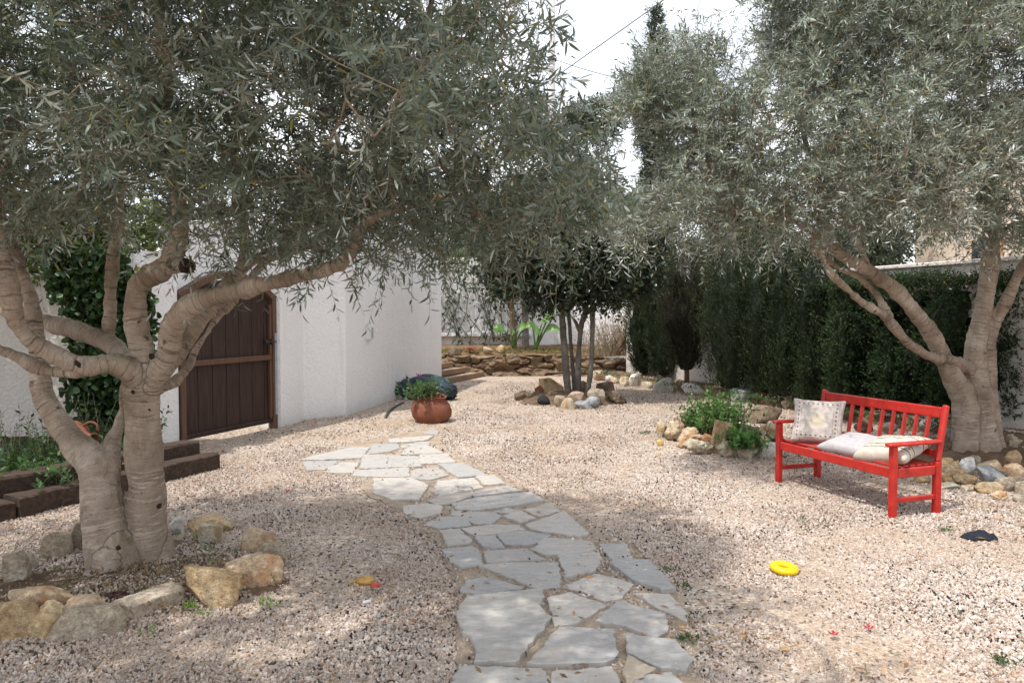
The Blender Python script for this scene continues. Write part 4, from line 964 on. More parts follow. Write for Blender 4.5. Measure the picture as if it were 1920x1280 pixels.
# piece of black hose / plastic strip
m = MB(); pts, rr = smooth_path([G(723, 783, .01), G(728, 773, .015), G(735, 766, .02), G(745, 760, .015), G(757, 754, .012)], [.03, .035, .03, .022, .015], .04)
m.tube([p for p in pts], [r * .8 for r in rr], 8); props(m.build('plastic_strip', m_plain('grey_black_plastic', (.03, .034, .04), .4, .5), None, True), 'curved strip of dark plastic lying in the gravel left of the pot', 'plastic strip')
# terracotta jar lying in the left bed
gj = P(146, 815, 7.35); jar = empty('terracotta_jar', gj, 'small terracotta jar with a handle lying on its side in the left bed', 'jar')
lathe('jar_body', [(.01, -.22), (.07, -.21), (.12, -.12), (.145, 0), (.12, .11), (.07, .17), (.05, .20), (.06, .26), (.075, .28), (.055, .28), (.04, .2), (.01, .18)], M['terracotta'], jar, at=(-.06, 0, 0), rot=(R(8), R(98), R(-10)))
m = MB(); pts, rr = smooth_path([(.06, -.02, .09), (.13, -.02, .13), (.20, -.02, .11), (.21, -.02, .04)], [.011] * 4, .02); m.tube(pts, rr, 8); m.build('handle', M['terracotta'], jar, True, loc=True)
# yellow toy ring
def torus(name, c, R_, r_, mat, flat=.8, n=48, k=20):
    V, Fc = [], []
    for i in range(n):
        for j in range(k): a, b = 2 * math.pi * i / n, 2 * math.pi * j / k; V.append(((R_ + r_ * math.cos(b)) * math.cos(a), (R_ + r_ * math.cos(b)) * math.sin(a), r_ * math.sin(b) * flat))
    for i in range(n):
        for j in range(k): Fc.append((i * k + j, ((i + 1) % n) * k + j, ((i + 1) % n) * k + (j + 1) % k, i * k + (j + 1) % k))
    o = obj(name, V, Fc, mat, None, True); o.location = c; return o
gy = G(1476, 1079); ty = torus('toy_ring', (gy.x, gy.y + .055, .030), .058, .030, m_plain('yellow_rubber', (.80, .50, .006), .42, .4, .06, 30, .05)); ty.rotation_euler = (R(4), R(3), 0)
props(ty, 'bright yellow rubber ring lying in the gravel in front of the bench', 'toy ring')
# rubber toy: yellow body and red head
gt = G(686, 1100); toy = empty('rubber_toy', (gt.x, gt.y + .03, 0), 'deflated yellow rubber toy with a red end in the gravel left of the path', 'dog toy')
V, T = rock_vt((.115, .085, .062), 33, 'round', 4); o = trimesh('toy_body', V, T, m_plain('mustard_rubber', (.46, .27, .075), .5, .4, .2, 20, .3), None, None, True); local(o, toy); o.location = (-.004, 0, -.004); o.rotation_euler.z = R(-25)
m = MB(); pts, rr = smooth_path([(-.045, .015, .03), (-.065, .02, .02), (-.085, .018, .014), (-.098, .02, .014)], [.02, .012, .010, .017], .01); m.tube(pts, rr, 10); m.build('toy_tail', m_plain('mustard_rubber_tail', (.46, .27, .075), .5, .4), toy, True, loc=True)
V, T = rock_vt((.075, .038, .032), 35, 'round', 3); o = trimesh('toy_head', V, T, m_plain('red_rubber', (.58, .07, .05), .45, .4), None, None, True); local(o, toy); o.location = (.062, -.045, 0); o.rotation_euler.z = R(28)
# white tube
a, b = G(680, 1129, .012), G(695, 1126, .014); m = MB(); m.tube([a, b], .010, 12); props(m.build('plastic_tube', m_plain('white_tube', (.66, .66, .66), .4, .4), None, False), 'short white plastic tube in the gravel below the rubber toy', 'tube')
# black cloth scrap
gc = G(1838, 1010); V = []; Fc = []; n = 14
for j in range(n + 1):
    for i in range(n + 1):
        u, v = i / n * 2 - 1, j / n * 2 - 1; e = 1 - .25 * mnoise.noise(Vector((u * 1.5, v * 1.5, 4)))
        V.append((u * .145 * e * (1 - .5 * abs(v)), v * .075 * e, .018 + .035 * max(0, 1 - u * u - v * v) * (1 + mnoise.noise(Vector((u * 3, v * 3, 0))))))
for j in range(n):
    for i in range(n): a = j * (n + 1) + i; Fc.append((a, a + 1, a + n + 2, a + n + 1))
o = obj('cloth_scrap', V, Fc, m_plain('black_cloth', (.022, .026, .034), .9, .1, .3, 40, .4), None, True); o.location = (gc.x, gc.y, 0)
sdm = o.modifiers.new('thickness', 'SOLIDIFY'); sdm.thickness = .006; props(o, 'crumpled scrap of black cloth in the gravel right of the bench', 'cloth scrap')
gl = G(1239, 836); V, T = rock_vt((.085, .075, .08), 12, 'round', 3); o = trimesh('lemon', V, T, m_plain('lemon_skin', (.62, .44, .12), .5, .4, .15, 20), None, None, True); o.location = (gl.x, gl.y + .03, -.005); props(o, 'small yellow lemon on the gravel at the left of the herb bed', 'lemon')
for px, py, c, lb in ((539, 921, (.50, .01, .05), 'single crimson petal in the gravel left of the path start'), (1563, 1190, (.35, .03, .04), 'left of the two crimson petals on the gravel below the yellow ring'), (1629, 1178, (.35, .03, .04), 'right of the two crimson petals on the gravel below the yellow ring')):
    g = G(px, py, .022); m = MB(); s = .020
    for k in range(5):
        a = k * 1.2566; m.add([(0, 0, 0), (s * math.cos(a - .5), s * math.sin(a - .5), s * .4), (s * 1.35 * math.cos(a), s * 1.35 * math.sin(a), s * .9), (s * math.cos(a + .5), s * math.sin(a + .5), s * .4)], [(0, 1, 2, 3)])
    o = m.build('petal', m_plain('crimson_petal', c, .6, .3)); o.location = g; props(o, lb, 'petal')
# fallen leaves scattered over the gravel (uncountable litter)
def litter():
    r = np.random.default_rng(21); n = 6000; y = r.uniform(3, 12, n); x = r.uniform(-1, 1, n) * (.72 * y + .5); ok = fbm(np.stack([x * 1.1, y * 1.1, x * 0], 1), 3, 12) > r.uniform(-.3, .9, n); x, y = x[ok], y[ok]; n = len(x)
    V = []; T = []; A = []
    for i in range(n):
        a = r.uniform(0, 6.28); l = r.uniform(.018, .04); w_ = l * .22; u = np.array([math.cos(a), math.sin(a), r.normal() * .15]); v = np.array([-math.sin(a), math.cos(a), r.normal() * .3]); c = np.array([x[i], y[i], .028])
        k = len(V); V += [c - u * l, c + v * w_, c + u * l, c - v * w_ + np.array([0, 0, .004])]; T += [(k, k + 1, k + 2), (k, k + 2, k + 3)]; q = r.random(); A += [q, q]
    t = NT('litter_leaf', .7, .2); t.col(t.ramp(t.attr('rnd').outputs['Fac'], [(0, (.10, .06, .035)), (.4, (.25, .14, .07)), (.7, (.20, .18, .09)), (.9, (.48, .24, .08))]))
    props(trimesh('leaf_litter', V, T, t.m, None, A), 'scattered dry brown olive leaves over the gravel', 'fallen leaves', None, 'stuff')
litter()

# ================================================================== FOLIAGE ENGINE
def nrmz(a): return a / np.maximum(np.linalg.norm(a, axis=-1, keepdims=True), 1e-9)
def leaves_vt(r, base, dirs, Ln, k, ll, lw, droop=.25, ang=(38, 72), shape='lance', upb=.35, jit=.25):
    N = len(base); t = (np.linspace(.10, 1.0, k)[None, :] + r.normal(size=(N, k)) * .02).clip(.03, 1)[..., None]
    d = dirs[:, None, :]; LL = Ln[:, None, None]; g = np.array([0, 0, -1.0])
    pos = base[:, None, :] + d * LL * t + g * droop * LL * t ** 2
    tan = nrmz(d + g * droop * 2 * t)
    rv = nrmz(r.normal(size=(N, 1, 3)) + 0 * tan); a = nrmz(np.cross(tan, rv)); b = np.cross(tan, a)
    i = np.arange(k); phi = (r.uniform(0, 6.28, (N, 1)) + (i // 2) * 1.57 + (i % 2) * math.pi + r.normal(size=(N, k)) * jit)[..., None]
    rad = np.cos(phi) * a + np.sin(phi) * b
    th = np.radians(r.uniform(ang[0], ang[1], (N, k)))[..., None] * np.where(i[None, :, None] >= k - 1, .3, 1)
    ld = nrmz(tan * np.cos(th) + rad * np.sin(th) + r.normal(size=(N, k, 3)) * jit * .4)
    nn = tan * np.sin(th) - rad * np.cos(th) + np.array([0, 0, upb]) + r.normal(size=(N, k, 3)) * jit
    side = nrmz(np.cross(nn, ld)); nn = np.cross(ld, side)
    s = ll * r.uniform(.5, 1.2, (N, k))[..., None]; wd = s * (lw / ll)
    if shape == 'lance':
        cu = r.normal(size=(N, k))[..., None] * .10 - .06
        def pt(f, w_, sgn): return pos + ld * s * f + side * wd * w_ * sgn + nn * (s * cu * f * f * 2 + wd * w_ * .35)
        P_ = [pos, pt(.32, .46, 1), pt(.32, .46, -1), pt(.70, .40, 1), pt(.70, .40, -1), pt(1, 0, 1)]; tri = [(0, 2, 1), (1, 2, 4), (1, 4, 3), (3, 4, 5)]
    elif shape == 'dia':
        P_ = [pos, pos + ld * s * .5 + side * wd * .5, pos + ld * s + nn * s * r.normal(size=(N, k))[..., None] * .1, pos + ld * s * .45 - side * wd * .5 + nn * wd * .15]; tri = [(0, 3, 2), (0, 2, 1)]
    else:   # round
        P_ = [pos, pos + ld * s * .3 + side * wd * .5 + nn * wd * .15, pos + ld * s * .75 + side * wd * .42 + nn * wd * .1, pos + ld * s, pos + ld * s * .75 - side * wd * .42 + nn * wd * .1, pos + ld * s * .3 - side * wd * .5 + nn * wd * .15]; tri = [(0, 2, 1), (0, 3, 2), (0, 4, 3), (0, 5, 4)]
    q = len(P_); V = np.stack(P_, axis=2).reshape(-1, 3); M_ = N * k
    T = (np.arange(M_) * q)[:, None, None] + np.array(tri)[None]; rn = np.repeat(r.random(M_), len(tri))
    return V, T.reshape(-1, 3), rn
def stems_vt(base, dirs, Ln, droop, rad):
    N = len(base); g = np.array([0, 0, -1.0]); ts = [0, .5, 1.0]; rings = []
    rv = nrmz(np.cross(dirs, np.array([.3, .5, .8]))); r2 = nrmz(np.cross(dirs, rv))
    for t in ts:
        c = base + dirs * Ln[:, None] * t + g * droop * Ln[:, None] * t * t
        for k in range(3): a = k * 2.094; rings.append(c + (rv * math.cos(a) + r2 * math.sin(a)) * (rad * (1 - .65 * t)))
    V = np.stack(rings, 1).reshape(-1, 3); tri = []
    for i in range(2):
        for k in range(3): a, b = i * 3 + k, i * 3 + (k + 1) % 3; tri += [(a, b, b + 3), (a, b + 3, a + 3)]
    return V, ((np.arange(N) * 9)[:, None, None] + np.array(tri)[None]).reshape(-1, 3)
def segs_vt(A, B, ra, rb, n=5):
    d = nrmz(B - A); rv = nrmz(np.cross(d, np.array([.31, .52, .79]))); r2 = np.cross(d, rv); R1 = []
    for (c, r_) in ((A, ra), (B, rb)):
        for k in range(n): a = 2 * math.pi * k / n; R1.append(c + (rv * math.cos(a) + r2 * math.sin(a)) * r_[:, None])
    V = np.stack(R1, 1).reshape(-1, 3); tri = []
    for k in range(n): a, b = k, (k + 1) % n; tri += [(a, b, b + n), (a, b + n, a + n)]
    return V, ((np.arange(len(A)) * 2 * n)[:, None, None] + np.array(tri)[None]).reshape(-1, 3)

def limb_mesh(name, limbs, mat, parent, voxel=.014, seed=0, fuse=True):
    """limbs: list of (points, radii); fused by a voxel remesh; 'along' holds the distance along the nearest limb"""
    mb = MB(); SK = []; SR = []; SA = []
    for li, (pts, rad) in enumerate(limbs):
        p, r_ = smooth_path(pts, rad, .035); acc = li * .73
        rr = [x * (1 + .06 * mnoise.noise(Vector((i * .35, li * 3.1, seed))) + .035 * mnoise.noise(Vector((i * 1.1, li, seed + 5)))) for i, x in enumerate(r_)]
        mb.tube(p, rr, 14); 
        for i, q in enumerate(p):
            if i: acc += (q - p[i - 1]).length
            SK.append(q[:]); SR.append(rr[i]); SA.append(acc)
    me = bpy.data.meshes.new(name); me.from_pydata(mb.v, [], mb.f); o = bpy.data.objects.new(name, me); C.objects.link(o)
    if fuse:
        md = o.modifiers.new('fuse', 'REMESH'); md.mode = 'VOXEL'; md.voxel_size = voxel
        sm = o.modifiers.new('soft', 'SMOOTH'); sm.factor = .5; sm.iterations = 3
        dg = bpy.context.evaluated_depsgraph_get(); dg.update(); me2 = bpy.data.meshes.new_from_object(o.evaluated_get(dg)); o.modifiers.clear(); o.data = me2; bpy.data.meshes.remove(me); me = me2
    n = len(me.vertices); co = np.empty(n * 3, np.float32); me.vertices.foreach_get('co', co); co = co.reshape(-1, 3).astype(np.float64)
    SK = np.array(SK); SR = np.array(SR); SA = np.array(SA); al = np.empty(n)
    for s in range(0, n, 4000):
        D = np.linalg.norm(co[s:s + 4000, None] - SK[None], axis=2) - SR[None] * .8; j = D.argmin(1); i2 = np.clip(j, 1, len(SK) - 2)
        tg = SK[i2 + 1] - SK[i2 - 1]; tg = tg / np.maximum(np.linalg.norm(tg, axis=1, keepdims=True), 1e-6)
        al[s:s + 4000] = SA[j] + np.clip(((co[s:s + 4000] - SK[j]) * tg).sum(1), -.04, .04)
    if fuse:    # muscular swellings and ring wrinkles
        no = np.empty(n * 3, np.float32); me.vertices.foreach_get('normal', no); no = no.reshape(-1, 3)
        disp = fbm(co * np.array([9, 9, 4.0]), 3, seed) * .012 + fbm(co * np.array([17, 17, 1.6]), 2, seed + 9) * .005 + fbm(np.stack([al * 38, co[:, 0] * 4, co[:, 1] * 4], 1), 2, seed + 3) * np.clip((co[:, 2] - .7) * 1.2, .2, 1) * .0052
        co = co + no * disp[:, None]; me.vertices.foreach_set('co', co.astype(np.float32).ravel())
    at = me.attributes.new('along', 'FLOAT', 'POINT'); at.data.foreach_set('value', al.astype(np.float32)); me.update()
    me.materials.append(mat); me.polygons.foreach_set('use_smooth', np.ones(len(me.polygons), dtype=bool))
    if parent is not None: o.parent = parent; o.matrix_parent_inverse = Matrix.Translation(-Vector(parent.location))
    return SK, SR

def crown(root, SK, SR, blobs, n_nodes, per, k, ll, lw, mat, tw=(.12, .26), droop=.35, seed=1, shape='lance', hole=.0, min_r=.02, maxjump=.9, branchmat=None, ang=(38, 72), shell=.35, keepfn=None, out=.6, hf=1.3):
    """grow fine branches from the limb skeleton into the crown volume (union of ellipsoids) and dress them with leafy twigs"""
    r = np.random.default_rng(seed); bl = np.array(blobs, float); vol = bl[:, 3] * bl[:, 4] * bl[:, 5]
    wts = vol * (bl[:, 6] if bl.shape[1] > 6 else 1); wts = wts / wts.sum(); P_ = []; Cn = []
    while len(P_) < n_nodes:
        i = r.choice(len(bl), size=4000, p=wts); d = nrmz(r.normal(size=(4000, 3))); rad = r.random(4000) ** shell
        q = bl[i, :3] + d * rad[:, None] * bl[i, 3:6]; ok = np.ones(4000, bool)
        if hole > 0: ok &= fbm(q * hf, 2, seed + 7) > -1 + hole
        if keepfn is not None: ok &= keepfn(q)
        for a, b in zip(q[ok], bl[i[ok], :3]):
            P_.append(a); Cn.append(b)
            if len(P_) >= n_nodes: break
    P_ = np.array(P_); Cn = np.array(Cn)
    fine = SR < .06; S0 = SK[fine] if fine.sum() > 4 else SK
    dist = np.array([np.linalg.norm(S0 - p, axis=1).min() for p in P_]); order = np.argsort(dist); P_, Cn = P_[order], Cn[order]
    nodes = np.zeros((len(S0) + len(P_), 3)); nodes[:len(S0)] = S0; par = np.full(len(nodes), -1); c = len(S0); pen = np.zeros(len(nodes))
    for p in P_:
        D = ((nodes[:c] - p) ** 2).sum(1) ** .5 + pen[:c] * .25; j = int(D.argmin()); nodes[c] = p; par[c] = j; pen[c] = pen[j] + .12; c += 1
    cnt = np.ones(c); 
    for i in range(c - 1, len(S0) - 1, -1): cnt[par[i]] += cnt[i]
    idx = np.arange(len(S0), c); A = nodes[par[idx]]; B = nodes[idx]; rb = np.minimum(.0016 * np.sqrt(cnt[idx]) + .0006, min_r); ra = np.where(par[idx] >= len(S0), np.minimum(.0016 * np.sqrt(cnt[par[idx]]) + .0006, min_r) * .9, rb * 1.2)
    mid = (A + B) / 2 + r.normal(size=A.shape) * (np.linalg.norm(B - A, axis=1, keepdims=True) * .07); rm = (ra + rb) / 2
    V1, T1 = segs_vt(A, mid, ra, rm, 4); V2, T2 = segs_vt(mid, B, rm, rb, 4)
    N = len(P_) * per; pi_ = np.repeat(np.arange(len(P_)), per); f = r.random(N)[:, None] * .7 + .3; base = A[pi_] * (1 - f) + B[pi_] * f
    outd = nrmz(base - Cn[pi_]); dirs = nrmz(outd * out + nrmz(B - A)[pi_] * .45 + r.normal(size=(N, 3)) * .55 + np.array([0, 0, .12])); Ln = r.uniform(*tw, N)
    V3, T3 = stems_vt(base, dirs, Ln, droop, .0021)
    Vb = np.vstack([V1, V2, V3]); Tb = np.vstack([T1, T2 + len(V1), T3 + len(V1) + len(V2)])
    trimesh('branches', Vb, Tb, branchmat or M['twig'], root)
    V, T, rn = leaves_vt(r, base, dirs, Ln, k, ll, lw, droop, ang, shape)
    trimesh('crown', V, T, mat, root, rn); print(root.name, 'leaves', N * k)

# ================================================================== LEFT OLIVE
THIN = .91
def Lm(px_list, Y0, Y1=None):
    """limb traced as (px, py, half width px[, depth]); depth runs from Y0 to Y1"""
    n = len(px_list); Y1 = Y0 if Y1 is None else Y1; pts, rad = [], []
    for i, q in enumerate(px_list):
        Y = q[3] if len(q) > 3 else Y0 + (Y1 - Y0) * i / (n - 1); pts.append(P(q[0], q[1], Y)); rad.append(q[2] * Y / F * THIN)
    return pts, rad
YT = 4.62
t1 = empty('olive_tree', (G(240, 1075).x, G(240, 1075).y, 0), 'near olive tree with twin pale ringed trunks and wide limbs, on the left', 'tree')
limbs = [Lm([(216,1125,64),(215,1098,58),(208,1060,47),(198,1000,42),(190,950,41),(186,905,40),(176,868,34),(150,842,29),(125,815,26),(103,778,22),(83,745,20),(75,703,18),(70,655,17),(64,600,16),(52,545,15),(34,500,15),(12,450,15),(-12,390,15),(-40,300,14),(-90,180,12),(-130,60,9)], 4.55, 4.9),
 Lm([(196,900,30,4.64),(204,865,24,4.70),(212,830,18,4.76),(222,800,13,4.8),(228,770,9,4.8),(232,742,10,4.76),(244,718,14,4.72)], 4.7),
 Lm([(184,1112,20,4.44),(196,1085,30,4.5),(206,1040,34,4.55)], 4.5), Lm([(262,1100,24,4.6),(238,1072,28,4.6),(214,1020,34,4.58)], 4.6),
 Lm([(288,1090,52),(282,1060,46),(277,1010,42),(274,970,40),(272,915,37),(270,850,34),(267,780,34),(266,735,37),(268,700,34)], 4.80, YT),
 Lm([(325,1082,16,4.72),(306,1055,28,4.76),(288,1000,34,4.8)], 4.8),
 Lm([(264,718,26,4.62),(250,698,25,4.56),(211,682,21,4.5),(158,685,19,4.42),(105,666,18,4.36),(62,642,18,4.3),(34,613,18,4.25),(21,566,18,4.2),(13,518,17,4.2),(3,475,16,4.2),(-14,410,14,4.15),(-40,300,12,4.1),(-60,160,10,4.1)], 4.4),
 Lm([(165,692,12,4.5),(105,697,11,4.5),(69,687,12,4.48),(32,669,11,4.4),(0,656,11,4.35),(-50,635,11,4.25),(-110,590,10,4.1),(-170,500,9,4.0)], 4.4),
 Lm([(250,690,20,4.70),(227,661,16,4.78),(195,640,18,4.85),(153,622,19,4.92),(116,612,17,5.0),(79,603,15,5.1),(42,590,14,5.2),(0,576,13,5.3),(-60,500,12,5.4),(-90,400,10,5.5)], 4.8),
 Lm([(268,715,28,4.62),(268,665,22,4.62),(259,620,23,4.6),(253,577,22.5,4.58),(256,538,21,4.56),(278,518,20,4.54),(310,503,19,4.5),(326,478,19,4.47),(334,445,18,4.44),(338,400,16,4.4),(332,350,15,4.36),(318,290,14,4.3),(308,220,13,4.25),(314,140,11,4.2),(300,40,9,4.1),(290,-80,7,4.0)], 4.5),
 Lm([(316,500,17,4.48),(334,497,16,4.46),(350,498,13,4.44)], 4.45),
 Lm([(280,720,26,4.62),(300,690,21,4.6),(315,661,20,4.58),(322,619,22,4.54),(343,584,23,4.5),(380,562,21,4.46),(417,552,19,4.42),(480,536,17,4.38),(540,522,15.5,4.34),(600,508,14,4.3),(645,490,13.5,4.27),(664,455,12,4.25),(680,425,11,4.22),(715,402,9.5,4.2),(745,394,6.5,4.25),(800,380,4.5,4.35),(870,350,3,4.45)], 4.4),
 Lm([(668,450,12,4.25),(674,410,12,4.3),(700,370,11,4.35),(735,335,10,4.4),(757,290,9,4.45),(765,220,8,4.5),(790,120,7,4.5),(810,0,6,4.5)], 4.4),
 Lm([(290,712,20,4.74),(322,682,15,4.8),(343,650,16,4.86),(366,608,17,4.92),(392,580,16,5.0),(432,528,15,5.06),(470,492,14,5.1),(520,474,13,5.15),(570,462,12,5.2),(620,440,10,5.3),(690,400,9,5.4),(770,340,8,5.5),(860,280,6,5.6)], 4.9),
 Lm([(455,500,15,5.08),(462,470,14,5.1),(458,440,13,5.15),(448,390,12,5.2),(440,330,11,5.2),(445,250,10,5.2),(455,150,9,5.2),(460,20,7,5.2)], 5.1),
 Lm([(198,652,12,4.88),(202,625,12,4.9),(206,580,11.5,4.9),(209,530,11,4.9),(213,480,10.5,4.9),(218,420,9.5,4.9),(222,350,8,4.9),(226,250,6,4.9)], 4.9),
 Lm([(282,738,15,4.8),(309,724,11,4.86),(338,707,10,4.92),(354,684,10,4.98),(372,650,8,5.04),(404,600,8.5,5.12),(430,570,8,5.2),(480,510,8,5.4),(560,440,7,5.6),(640,350,6,5.8)], 5.0)]
SK, SR = limb_mesh('trunk', limbs, M['olive_bark'], t1, .010, 1)
# knots and the sawn stub
for kx, ky, kY, kr in ((145, 682, 4.33, .024), (283, 668, 4.50, .020), (249, 735, 4.52, .016), (222, 1026, 4.40, .016), (279, 1000, 4.66, .013), (298, 948, 4.66, .018), (268, 960, 4.66, .012), (281, 768, 4.56, .010)):
    V, T = rock_vt((kr * 2.2, kr * 1.2, kr * 2), int(kx), 'porous', 3); o = trimesh('knot', V, T, M['cutwood'], t1, None, True); c = P(kx, ky, kY); o.data.transform(Matrix.Translation(c - Vector((0, 0, kr))))
m = MB(); a = P(347, 498, 4.43); b = P(356, 500, 4.41); m.tube([a, b], [.047, .043], 12); m.build('sawn_stub', M['cutwood'], t1)
def Bp(px, py, Y, rx, ry, rY, w_=1.0):
    c = P(px, py, Y); return (c.x, c.y, c.z, rx * Y / F, rY, ry * Y / F, w_)
blobs1 = [Bp(180, 180, 4.3, 330, 210, 1.3), Bp(520, 200, 4.3, 300, 210, 1.3), Bp(-180, 150, 4.3, 300, 260, 1.4), Bp(820, 210, 4.4, 230, 200, 1.1), Bp(985, 300, 4.4, 140, 150, .8),
          Bp(60, 330, 4.0, 150, 90, .7), Bp(420, 400, 4.4, 190, 85, .7), Bp(640, 400, 4.5, 170, 95, .7), Bp(800, 430, 4.6, 120, 90, .6), Bp(900, 400, 4.5, 120, 80, .6), Bp(1010, 395, 4.4, 95, 75, .5),
          Bp(250, 100, 3.1, 260, 160, .55, 1.6), Bp(560, 150, 3.1, 260, 170, .5, 1.6), Bp(880, 130, 3.4, 190, 150, .5), Bp(180, 340, 3.3, 120, 60, .4), Bp(1080, 60, 3.6, 50, 60, .25, .6), Bp(1070, 330, 3.7, 90, 110, .4, 1.6), Bp(1100, 410, 4.2, 55, 55, .4), Bp(1120, 250, 4.2, 50, 70, .4, 1.2), Bp(1090, 170, 4.4, 60, 50, .4, .9), Bp(1120, 380, 4.4, 60, 80, .4, 1.5), Bp(430, 470, 4.9, 120, 50, .45), Bp(620, 455, 4.9, 120, 60, .45), Bp(90, 380, 5.2, 200, 70, .6), (-3.2, 2.2, 3.55, 1.8, 1.6, .5, 1.6), (-1.9, 1.3, 3.7, 1.6, 1.5, .5, 1.6), (-4.2, 3.4, 3.6, 1.3, 1.5, .6, 1.2), (-.7, 2.4, 3.9, 1.1, 1.2, .4, 1.2),  # overhead blobs at the end lie out of view, added to shade the foreground
          Bp(230, -160, 4.3, 420, 200, 1.5), Bp(650, -130, 4.3, 360, 200, 1.4), Bp(-150, -150, 4.3, 300, 220, 1.4), Bp(250, -380, 4.3, 320, 140, 1.1), Bp(545, 560, 4.4, 30, 22, .12, .2), Bp(415, 530, 4.4, 30, 25, .15, .3)]
def keep1(q):      # the crown has been lifted clear of the gate: nothing hangs below this ragged line
    u = q[:, 0] / q[:, 1] * F + 960; v = 590 - (q[:, 2] - CAMZ) / q[:, 1] * F
    lim = np.interp(u, [-400, 0, 130, 230, 320, 400, 520, 600, 700, 820, 900, 980, 1060, 1150], [445, 415, 415, 465, 465, 540, 480, 495, 520, 525, 482, 462, 450, 448])
    return v < lim + 22 * vnoise(q * 3.1, 5)
crown(t1, SK, SR, blobs1, 4300, 3, 20, .068, .0125, M['olive_near'], (.20, .42), .38, 3, 'lance', .62, .02, keepfn=keep1, shell=.42)

# ================================================================== RIGHT OLIVE
t2 = empty('olive_tree', (5.12, 8.4, 0), 'smooth grey-barked olive tree behind the red bench, silvery crown, on the right', 'tree')
YR = 8.35
limbs = [Lm([(1836,885,60),(1834,850,46),(1834,820,40),(1832,785,36),(1828,744,34),(1828,704,24),(1828,663,20),(1833,622,17.5),(1843,582,17),(1849,541,17),(1856,500,16.5),(1858,440,14),(1856,360,12),(1846,250,11),(1838,120,9),(1830,-40,7)], YR),
 Lm([(1800,892,34,8.25),(1808,840,28,8.3),(1812,785,26,8.3),(1808,744,25,8.3),(1785,704,20,8.28),(1766,663,17.5,8.2),(1743,622,17,8.1),(1713,582,15.5,8.0),(1676,541,14.5,7.9),(1628,506,12.5,7.8),(1587,484,12,7.7),(1550,460,11,7.6),(1515,428,9,7.5),(1475,408,7,7.4),(1420,396,5.5,7.3),(1360,392,4,7.2)], YR),
 Lm([(1878,885,26,8.45),(1862,840,24,8.42),(1850,785,26,8.42),(1846,744,24,8.4),(1846,690,20,8.4),(1850,640,16,8.38),(1865,604,13,8.35),(1883,570,12,8.3),(1900,537,11,8.25),(1917,503,11,8.2),(1945,460,10,8.1),(1985,400,9,8.1),(2030,300,8,8.0),(2060,150,7,7.9)], YR),
 Lm([(1816,690,13,8.3),(1800,679,11,8.25),(1778,673,10.5,8.15),(1749,670,10,8.05),(1709,647,9.5,7.95),(1680,616,9,7.85),(1656,590,9,7.8),(1619,568,8.5,7.7),(1587,541,7.5,7.62),(1558,513,6.5,7.55),(1540,480,5.5,7.5),(1520,430,4.5,7.4)], YR),
 Lm([(1668,596,8,7.9),(1654,570,7.5,7.95),(1640,549,7.5,8.0),(1615,521,7.5,8.0),(1579,505,6.5,8.0),(1545,482,6,8.0),(1515,465,5,8.0)], YR),
 Lm([(1568,470,9,7.7),(1552,430,9,7.75),(1545,380,8,7.8),(1548,320,7,7.8),(1552,270,7,7.8),(1580,225,6,7.8),(1605,180,5,7.8),(1620,80,4,7.8)], YR),
 Lm([(1632,508,8,7.85),(1600,440,8,7.9),(1575,380,7,8.1),(1520,300,7,8.2),(1500,200,6,8.2),(1480,80,5,8.2)], YR),
 Lm([(1853,470,9,8.3),(1800,400,7,8.1),(1740,330,6.5,7.9),(1720,240,6,7.8),(1715,130,5,7.8)], YR)]
SK2, SR2 = limb_mesh('trunk', limbs, M['olive_bark'], t2, .016, 2)
blobs2 = [Bp(1500, 230, 7.4, 270, 190, 1.5), Bp(1290, 300, 7.3, 130, 130, .9), Bp(1400, 380, 7.0, 200, 90, .9), Bp(1760, 200, 7.4, 260, 200, 1.6), Bp(1850, 330, 7.3, 200, 120, 1.2), Bp(2050, 250, 7.6, 250, 250, 1.6),
          Bp(1450, 60, 7.4, 170, 150, 1.2), Bp(1700, 0, 7.5, 300, 180, 1.5), Bp(1620, 380, 7.2, 150, 70, .8), Bp(1330, 170, 7.3, 90, 120, .6), Bp(1255, 220, 7.3, 80, 110, .6), Bp(1205, 290, 7.2, 60, 130, .6, 3.0), Bp(1185, 220, 7.2, 55, 90, .5, 6.0), Bp(1160, 380, 7.1, 50, 80, .5, 3.0), Bp(1335, 50, 7.3, 70, 120, .7, 1.8), Bp(1400, -20, 7.3, 110, 110, .9, 2.4), Bp(1350, 10, 7.2, 60, 70, .6, 3.0), Bp(1165, 310, 7.2, 55, 110, .6, 5.0), Bp(1220, 150, 7.25, 45, 60, .5, 4.0), Bp(1230, 380, 7.2, 65, 80, .5), Bp(1900, -150, 7.6, 300, 180, 1.5), Bp(1600, -180, 7.5, 260, 120, 1.2), Bp(1820, 440, 7.6, 150, 55, .5, .7), Bp(1450, 440, 6.9, 110, 50, .5), Bp(1700, 330, 6.3, 200, 110, .5)]
def keep2(q):
    u = q[:, 0] / q[:, 1] * F + 960; v = 590 - (q[:, 2] - CAMZ) / q[:, 1] * F
    lim = np.interp(u, [1150, 1200, 1300, 1400, 1500, 1600, 1640, 1700, 1800, 1850, 1950], [455, 478, 490, 518, 500, 455, 408, 420, 485, 498, 490])
    lft = np.interp(v, [0, 60, 105, 150, 200, 300], [1285, 1265, 1205, 1165, 1140, 1125])
    gap = ((u - 1690) / 62) ** 2 + ((v - 462) / 48) ** 2 > 1
    return (v < lim + 14 * vnoise(q * 3.1, 5)) & (u > lft + 25 * vnoise(q * 2.3, 9)) & gap
crown(t2, SK2, SR2, blobs2, 5300, 3, 17, .068, .0140, M['olive_far'], (.18, .38), .22, 4, 'dia', .66, .02, keepfn=keep2, shell=.42)

